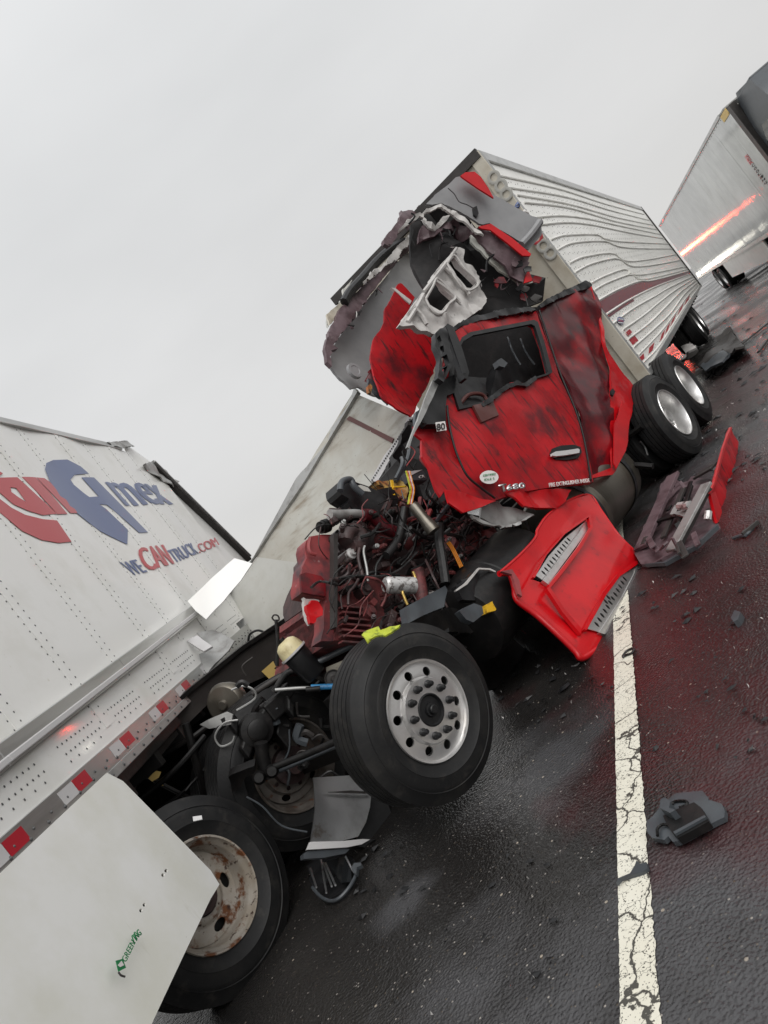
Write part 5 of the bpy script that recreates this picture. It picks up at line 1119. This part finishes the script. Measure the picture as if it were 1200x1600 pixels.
def meshplate(name, pix, d, pitch, hs, par=None):
    P = fpts(FF, pix, d); xs = [p[0] for p in P]; ys = [p[1] for p in P]; holes = []
    # orientation of rows follows the long side of the plate
    a = V(P[0]); b_ = V(P[len(P) // 2 - 1]); u = (b_ - a).normalized(); v_ = V((-u.y, u.x)); c0 = V((sum(xs) / len(xs), sum(ys) / len(ys)))
    def ins(q, m_): return inpoly(q.x, q.y, P) and all(inpoly(q.x + dx, q.y + dy, P) for dx, dy in ((m_, 0), (-m_, 0), (0, m_), (0, -m_)))
    for i in range(-60, 61):
        for j in range(-30, 31):
            q = c0 + u * (i * pitch * .62) + v_ * ((j + .5 * (i % 2)) * pitch * 1.15)
            if ins(q, hs * 1.15): holes.append([q + u * (hs * .5 * math.cos(w_)) + v_ * (hs * .9 * math.sin(w_)) for w_ in [k * math.pi / 4 for k in range(8)]])
    bm = bmesh.new(); slab(bm, FF, P, d, .006, holes); return obj(name, bm, M['rim_alu'], fa_)
meshplate('vent_mesh', cF([(330, 622), (378, 548), (440, 480), (515, 420), (500, 450), (440, 528), (356, 640)]), -.02, .048, .025)
sheetF('vent_blade', cF([(356, 640), (440, 528), (500, 450), (516, 418), (528, 428), (520, 460), (460, 540), (376, 655)]), 'rim_alu', .02, .03, g=.05)
meshplate('step_mesh', cF([(518, 820), (545, 770), (590, 690), (640, 628), (708, 574), (706, 610), (660, 700), (600, 790), (570, 835)]), .062, .054, .028)
sheetF('step_backing', cF([(518, 820), (545, 770), (590, 690), (640, 628), (708, 574), (706, 610), (660, 700), (600, 790), (570, 835)]), 'black', .045, .01)
sheetF('step_edge', cF([(708, 574), (716, 600), (714, 640), (680, 705), (630, 790), (590, 842), (566, 836), (600, 785), (655, 700), (700, 612)]), 'rim_alu', .07, .04, g=.05)
A3('torn_cord', [(905, 1036), (900, 1040), (893, 1041)], .005, 'hose', 4.9, par=fa_, seg=5)

# ================================================================== CHROME BUMPER CORNER AND HEADLIGHT
bc = thing('bumper_corner', G.px(540, 1330), 'dented chrome bumper end lying under the front tyre', 'bumper')
bF = F3(at(485, 1330, 4.42), at(590, 1330, 4.62), at(495, 1215, 4.70))
def c6(p): return cr((440, 1180), 6, p)
sheet('bumper_face', bF, c6([(300, 207), (470, 190), (660, 175), (740, 200), (820, 290), (855, 350), (845, 480), (810, 620), (740, 750), (560, 800), (290, 812), (272, 800), (300, 640), (318, 500), (312, 340)]), M['chrome'], bc, 0, .01, g=.035, disp=lambda s, t: -.03 * math.sin(5 * s) + crumple(.004, 4)(s, t))
sheet('bumper_lip', bF, c6([(268, 812), (560, 805), (760, 785), (830, 790), (750, 835), (620, 862), (400, 876), (238, 885)]), M['tape_white'], bc, .02, .02, g=.05)
sheet('bumper_step', bF, c6([(440, 345), (650, 330), (860, 345), (870, 352), (860, 358), (640, 352)]), M['charcoal'], bc, .012, .012, g=.05)
sheet('bumper_return', bF, c6([(820, 290), (1000, 330), (1080, 560), (1000, 780), (830, 850), (735, 830), (800, 640), (855, 480), (860, 350)]), M['plastic'], bc, -.04, .04, g=.06, disp=lambda s, t: -.06 * math.sin(3 * s))
sheet('bumper_bracket', bF, c6([(205, 930), (240, 900), (560, 880), (640, 880), (600, 920), (400, 960), (210, 972)]), M['greyplastic'], bc, .0, .05, g=.06)
hl = thing('headlight', G.px(520, 1400), 'broken dark headlight unit with clear lens lying beside the chrome bumper', 'headlight')
hF = F3(G.px(470, 1370, .10), G.px(560, 1400, .06), at(510, 1335, 4.75))
sheet('housing', hF, c6([(240, 980), (420, 950), (640, 930), (700, 1010), (705, 1090), (660, 1200), (590, 1310), (510, 1360), (420, 1370), (330, 1300), (270, 1180)]), M['plastic'], hl, -.05, .05, g=.04, disp=crumple(.05, 6))
sheet('lens', hF, c6([(420, 990), (590, 950), (640, 1060), (660, 1180), (560, 1200), (480, 1080)]), M['glass'], hl, .0, .01)
for i, (p, q) in enumerate([((390, 1010), (470, 1230)), ((410, 1010), (505, 1220)), ((270, 1060), (325, 1240)), ((365, 960), (420, 1290)), ((600, 950), (665, 1080))]):
    a, b_ = [hF.px(*v, .015) for v in c6([p, q])]; tubeo('lens_rib', [a, (a + b_) / 2, b_], .006, M['chrome'], hl, 6)
tubeo('lens_rim', [hF.px(*v, .01) for v in c6([(290, 1240), (360, 1320), (450, 1365), (540, 1340), (640, 1230), (700, 1120)])], .010, M['greyplastic'], hl, 8)
sheet('mount_tab', hF, c6([(650, 1050), (680, 1010), (740, 1005), (750, 1030), (705, 1050), (700, 1120), (670, 1100)]), M['greyplastic'], hl, .03, .02)

# ================================================================== PANEL WITH BRACKETS ON THE ROAD AT RIGHT
dp = thing('fallen_panel', G.px(1060, 860), 'crushed dark panel with metal brackets and an upright red edge on the road', 'panel')
def c5(p): return cr((960, 640), 5, p)
G2 = Fr((0, 0, .06), (1, 0, 0), (0, 0, 1))
def GS(name, pix, m_, d, th, par, **k): return sheet(name, G, pix, M[m_], par, d, th, **k)
GS('liner_sheet', c5([(150, 1105), (250, 860), (340, 660), (430, 520), (520, 560), (640, 530), (770, 545), (760, 700), (770, 830), (800, 885), (640, 1030), (380, 1188), (205, 1205)]), 'maroon_grey', .05, .03, dp, g=.06, disp=crumple(.06, 3, 2))
GS('liner_edge', c5([(380, 1188), (640, 1040), (800, 890), (800, 905), (640, 1060), (390, 1198), (230, 1205)]), 'greyplastic', .08, .03, dp)
def GB(name, p, q, hp, hq, wx, wy, m_): a, b_ = G.px(*c5([p])[0], hp), G.px(*c5([q])[0], hq); return baro(name, a, b_, wx, wy, M[m_], dp)
GB('bracket_bar', (460, 510), (205, 1085), .22, .08, .13, .03, 'maroon_grey')
GB('bracket_bar', (720, 580), (440, 1105), .26, .08, .11, .025, 'alu_dull')
GB('bracket_web', (735, 600), (470, 1115), .22, .05, .02, .07, 'charcoal')
GB('bracket_bar', (540, 620), (380, 1000), .14, .08, .05, .02, 'charcoal')
GB('bracket_bar', (600, 600), (500, 900), .13, .09, .04, .02, 'black')
GB('bracket_bar', (780, 440), (640, 520), .14, .12, .12, .02, 'charcoal')
GB('bracket_bar', (310, 880), (500, 820), .12, .12, .05, .02, 'black')
for i in range(24):
    x, y = random.uniform(230, 740), random.uniform(560, 1080)
    if not inpoly(x, y, [(150, 1105), (430, 520), (770, 545), (770, 830), (640, 1030), (300, 1180)]): continue
    an = random.uniform(-.3, .3) + (1.1 if i % 3 else 0); l_ = random.uniform(40, 130); GB('broken_slat', (x, y), (x - l_ * math.cos(an + .9), y + l_ * math.sin(an + .9)), random.uniform(.08, .18), random.uniform(.07, .14), random.uniform(.02, .06), .015, random.choice(['plastic', 'maroon_grey', 'charcoal', 'black']))
GS('clip_plate', c5([(430, 815), (500, 730), (590, 725), (580, 780), (540, 825)]), 'alu_dull', .16, .02, dp, g=.05, disp=crumple(.03, 6))
a, b_ = G.px(*c5([(510, 755)])[0], .2), G.px(*c5([(590, 745)])[0], .2); tubeo('clip_tube', [a, (a + b_) / 2, b_], .035, M['galv'], dp)
a, b_ = G.px(*c5([(735, 795)])[0], .16), G.px(*c5([(728, 860)])[0], .12); tubeo('bolt_sleeve', [a, (a + b_) / 2, b_], .028, M['galv'], dp)
r0, r1 = G.px(*c5([(800, 880)])[0]), G.px(*c5([(965, 345)])[0])
RP = F3(r0, r1, r0 + V((.05, -.03, .5)))
sheet('red_edge_panel', RP, c5([(915, 132), (940, 190), (972, 250), (962, 340), (930, 460), (882, 640), (850, 780), (832, 858), (800, 884), (775, 760), (750, 655), (780, 560), (820, 400), (852, 300), (885, 200)]), M['red_dirty'], dp, 0, .02, g=.06, disp=crumple(.03, 3, 3))
sheet('bright_edge', RP, c5([(915, 132), (920, 150), (860, 320), (800, 560), (765, 640), (750, 655), (785, 560), (850, 300), (885, 200)]), M['red'], dp, .03, .02)
sheet('torn_end', RP, c5([(750, 655), (790, 640), (840, 790), (832, 858), (806, 884), (785, 800)]), M['red'], dp, .02, .02)
tag(tubeo('rod_scrap', [G.px(*v, .015) for v in c5([(925, 1005), (985, 985), (1035, 975), (1120, 875)])], .012, M['greyplastic'], None, 6), 'thin bent rod lying on the red tinted road', 'debris')

# ================================================================== SMALL DEBRIS
def c7(p): return cr((860, 1080), 3.076, p)
pb = thing('plastic_bracket', G.px(1070, 1275), 'broken slate grey plastic bracket with black socket right of the white line', 'debris')
GS('plate', c7([(463, 625), (490, 598), (525, 560), (532, 520), (556, 514), (566, 532), (610, 500), (670, 484), (735, 484), (765, 520), (762, 530), (820, 536), (833, 568), (828, 595), (760, 630), (610, 720), (585, 720), (565, 695), (545, 712), (490, 708), (468, 680)]), 'greyplastic', .035, .02, pb, g=.04, disp=crumple(.02, 7))
GS('socket', c7([(540, 598), (610, 565), (690, 533), (725, 560), (760, 625), (690, 665), (612, 705), (585, 680), (560, 640)]), 'black', .055, .03, pb)
GS('socket_rib', c7([(590, 675), (740, 595), (748, 603), (598, 686)]), 'greyplastic', .065, .015, pb)
GS('raised_tab', c7([(525, 560), (532, 520), (556, 514), (575, 530), (570, 560), (600, 570), (575, 585)]), 'greyplastic', .09, .05, pb, g=.04)
tubeo('moulding_line', [G.px(*v, .05) for v in c7([(580, 545), (600, 530), (650, 528), (655, 545), (620, 560)])], .006, M['black'], pb, 5)
tubeo('moulding_line', [G.px(*v, .05) for v in c7([(515, 695), (515, 660), (540, 640), (575, 645)])], .006, M['black'], pb, 5)
ps = GS('plastic_shard', c7([(324, 935), (328, 905), (380, 870), (398, 830), (408, 806), (425, 822), (460, 820), (467, 848), (440, 866), (380, 885), (340, 905)]), 'greyplastic', .02, .014, None, g=.04, disp=crumple(.02, 8)); tag(ps, 'pointed dark plastic shard lying on the white line', 'debris')
cp = GS('rubber_chip', cF([(1060, 780), (1075, 752), (1098, 760), (1085, 785), (1070, 795)]), 'greyplastic', .04, .04, None, g=.04, disp=crumple(.01, 9)); tag(cp, 'small square grey chip on the red tinted asphalt', 'debris')
lp_ = tubeo('cable_loop', [G.px(*v, .012) for v in cF([(655, 925), (670, 905), (695, 895), (690, 912), (665, 922), (655, 930)])], .007, M['hose'], None, 6); tag(lp_, 'small black cable loop lying on the white line', 'cable')
fl_ = thing('mud_flap', G.px(1100, 575), 'torn dark mud flap heap in front of the rear trailer wheels', 'debris')
def c8(p): return cr((960, 440), 5, p)
GS('flap', c8([(650, 655), (740, 560), (800, 500), (800, 430), (905, 350), (940, 420), (1022, 512), (965, 555), (860, 600), (780, 660), (705, 690)]), 'charcoal', .14, .04, fl_, g=.15, disp=crumple(.16, 2.2, 3))
GS('flap_strip', c8([(655, 650), (800, 560), (900, 555), (840, 620), (710, 690)]), 'greyplastic', .2, .03, fl_, g=.12, disp=crumple(.1, 2, 3))
sc = GS('white_scrap', c8([(515, 505), (545, 510), (575, 455), (600, 480), (660, 540), (600, 580), (510, 620), (560, 560), (535, 530)]), 'fibre', .25, .04, None, g=.1, disp=crumple(.2, 2)); tag(sc, 'torn white panel scrap between the drive wheels and the mud flap', 'debris')
# loose shards strewn over the road, most round the wreck
bmk = bmesh.new()
zones = [((960, 600), (1200, 760), 70), ((1080, 470), (1200, 600), 60), ((780, 1040), (960, 1130), 26), ((560, 1320), (900, 1600), 22), ((1020, 900), (1200, 1200), 36), ((880, 840), (1100, 960), 20), ((480, 1300), (640, 1400), 20)]
for a, b_, n_ in zones:
    for i in range(n_):
        c = G.px(random.uniform(a[0], b_[0]), random.uniform(a[1], b_[1])); k_ = max(.008, min(.06, .006 * c.y)) * random.uniform(.3, 1.1); an = random.uniform(0, 6.28)
        vs = []; kk = random.randint(3, 5)
        for j in range(kk):
            u = an + 2 * math.pi * j / kk; rr_ = k_ * random.uniform(.4, 1.3)
            vs.append(bmk.verts.new(c + V((math.cos(u) * rr_ * 1.5, math.sin(u) * rr_, random.uniform(.004, .02)))))
        tp = bmk.verts.new(c + V((0, 0, k_ * .5 + .01)))
        for j in range(kk): bmk.faces.new([vs[j], vs[(j + 1) % kk], tp])
tag(obj('road_debris', bmk, M['plastic'], None), 'tiny dark shards strewn over the wet road', kind='stuff')
bmk = bmesh.new()
for a, b_, n_ in zones:
    for i in range(int(n_ * .7)):
        c = G.px(random.uniform(a[0], b_[0]), random.uniform(a[1], b_[1])); k_ = .0022 * c.y * random.uniform(.3, 1); vs = [bmk.verts.new(c + V((random.uniform(-k_, k_), random.uniform(-k_, k_), .01 + .01 * j))) for j in range(3)]; bmk.faces.new(vs)
tag(obj('pale_debris', bmk, M['fibre'], None), 'tiny pale flakes strewn over the wet road', kind='stuff')
for (x0, y0, x1, y1) in ((1150, 545, 1200, 505), (1185, 550, 1200, 530), (1160, 835, 1185, 815)):
    p, q = G.px(x0, y0, .03), G.px(x1, y1, .03); tag(baro('metal_strip', p, q, .05 if y0 < 700 else .02, .03, M['charcoal'], None), 'long dark strip lying on the wet road, ' + ('right of the mud flap' if x0 == 1150 else 'cut by the right edge' if x0 == 1185 else 'beside the bent rod'), 'debris')

# ================================================================== EMERGENCY VEHICLE UP THE ROAD (its lit lamps are mirrored in the trailers)
ev = thing('rescue_truck', (19.5, 47, 0), 'white rescue truck with a lit red light bar standing behind the ribbed trailer', 'truck')
EV = Fr((20.5, 46, 0), (.93, -.36, 0), (-.36, -.93, 0))
boxo('body', EV, (-1.25, 1.25), (.6, 2.6), (-6, 0), M['white'], ev, .05)
boxo('bumper', EV, (-1.3, 1.3), (.45, .75), (0, .25), M['chrome'], ev, .03)
for s in (-.85, .85): latheo('headlamp', EV.w(s, 1.0, .0), EV.n, [(0, .03), (.16, .03), (.18, 0), (0, 0)], M['lamp_white'], ev, 16)
boxo('light_bar', EV, (-1.1, 1.1), (2.62, 2.71), (-.5, -.1), M['lamp_red'], ev, .03)
for s in (-1.1, 1.1):
    for d in (-1.2, -4.6): latheo('road_wheel', EV.w(s, .5, d), EV.a * (1 if s > 0 else -1), [(0, .1), (.28, .1), (.3, .12), (.5, .12), (.5, -.12), (0, -.12)], M['rubber'], ev, 24)
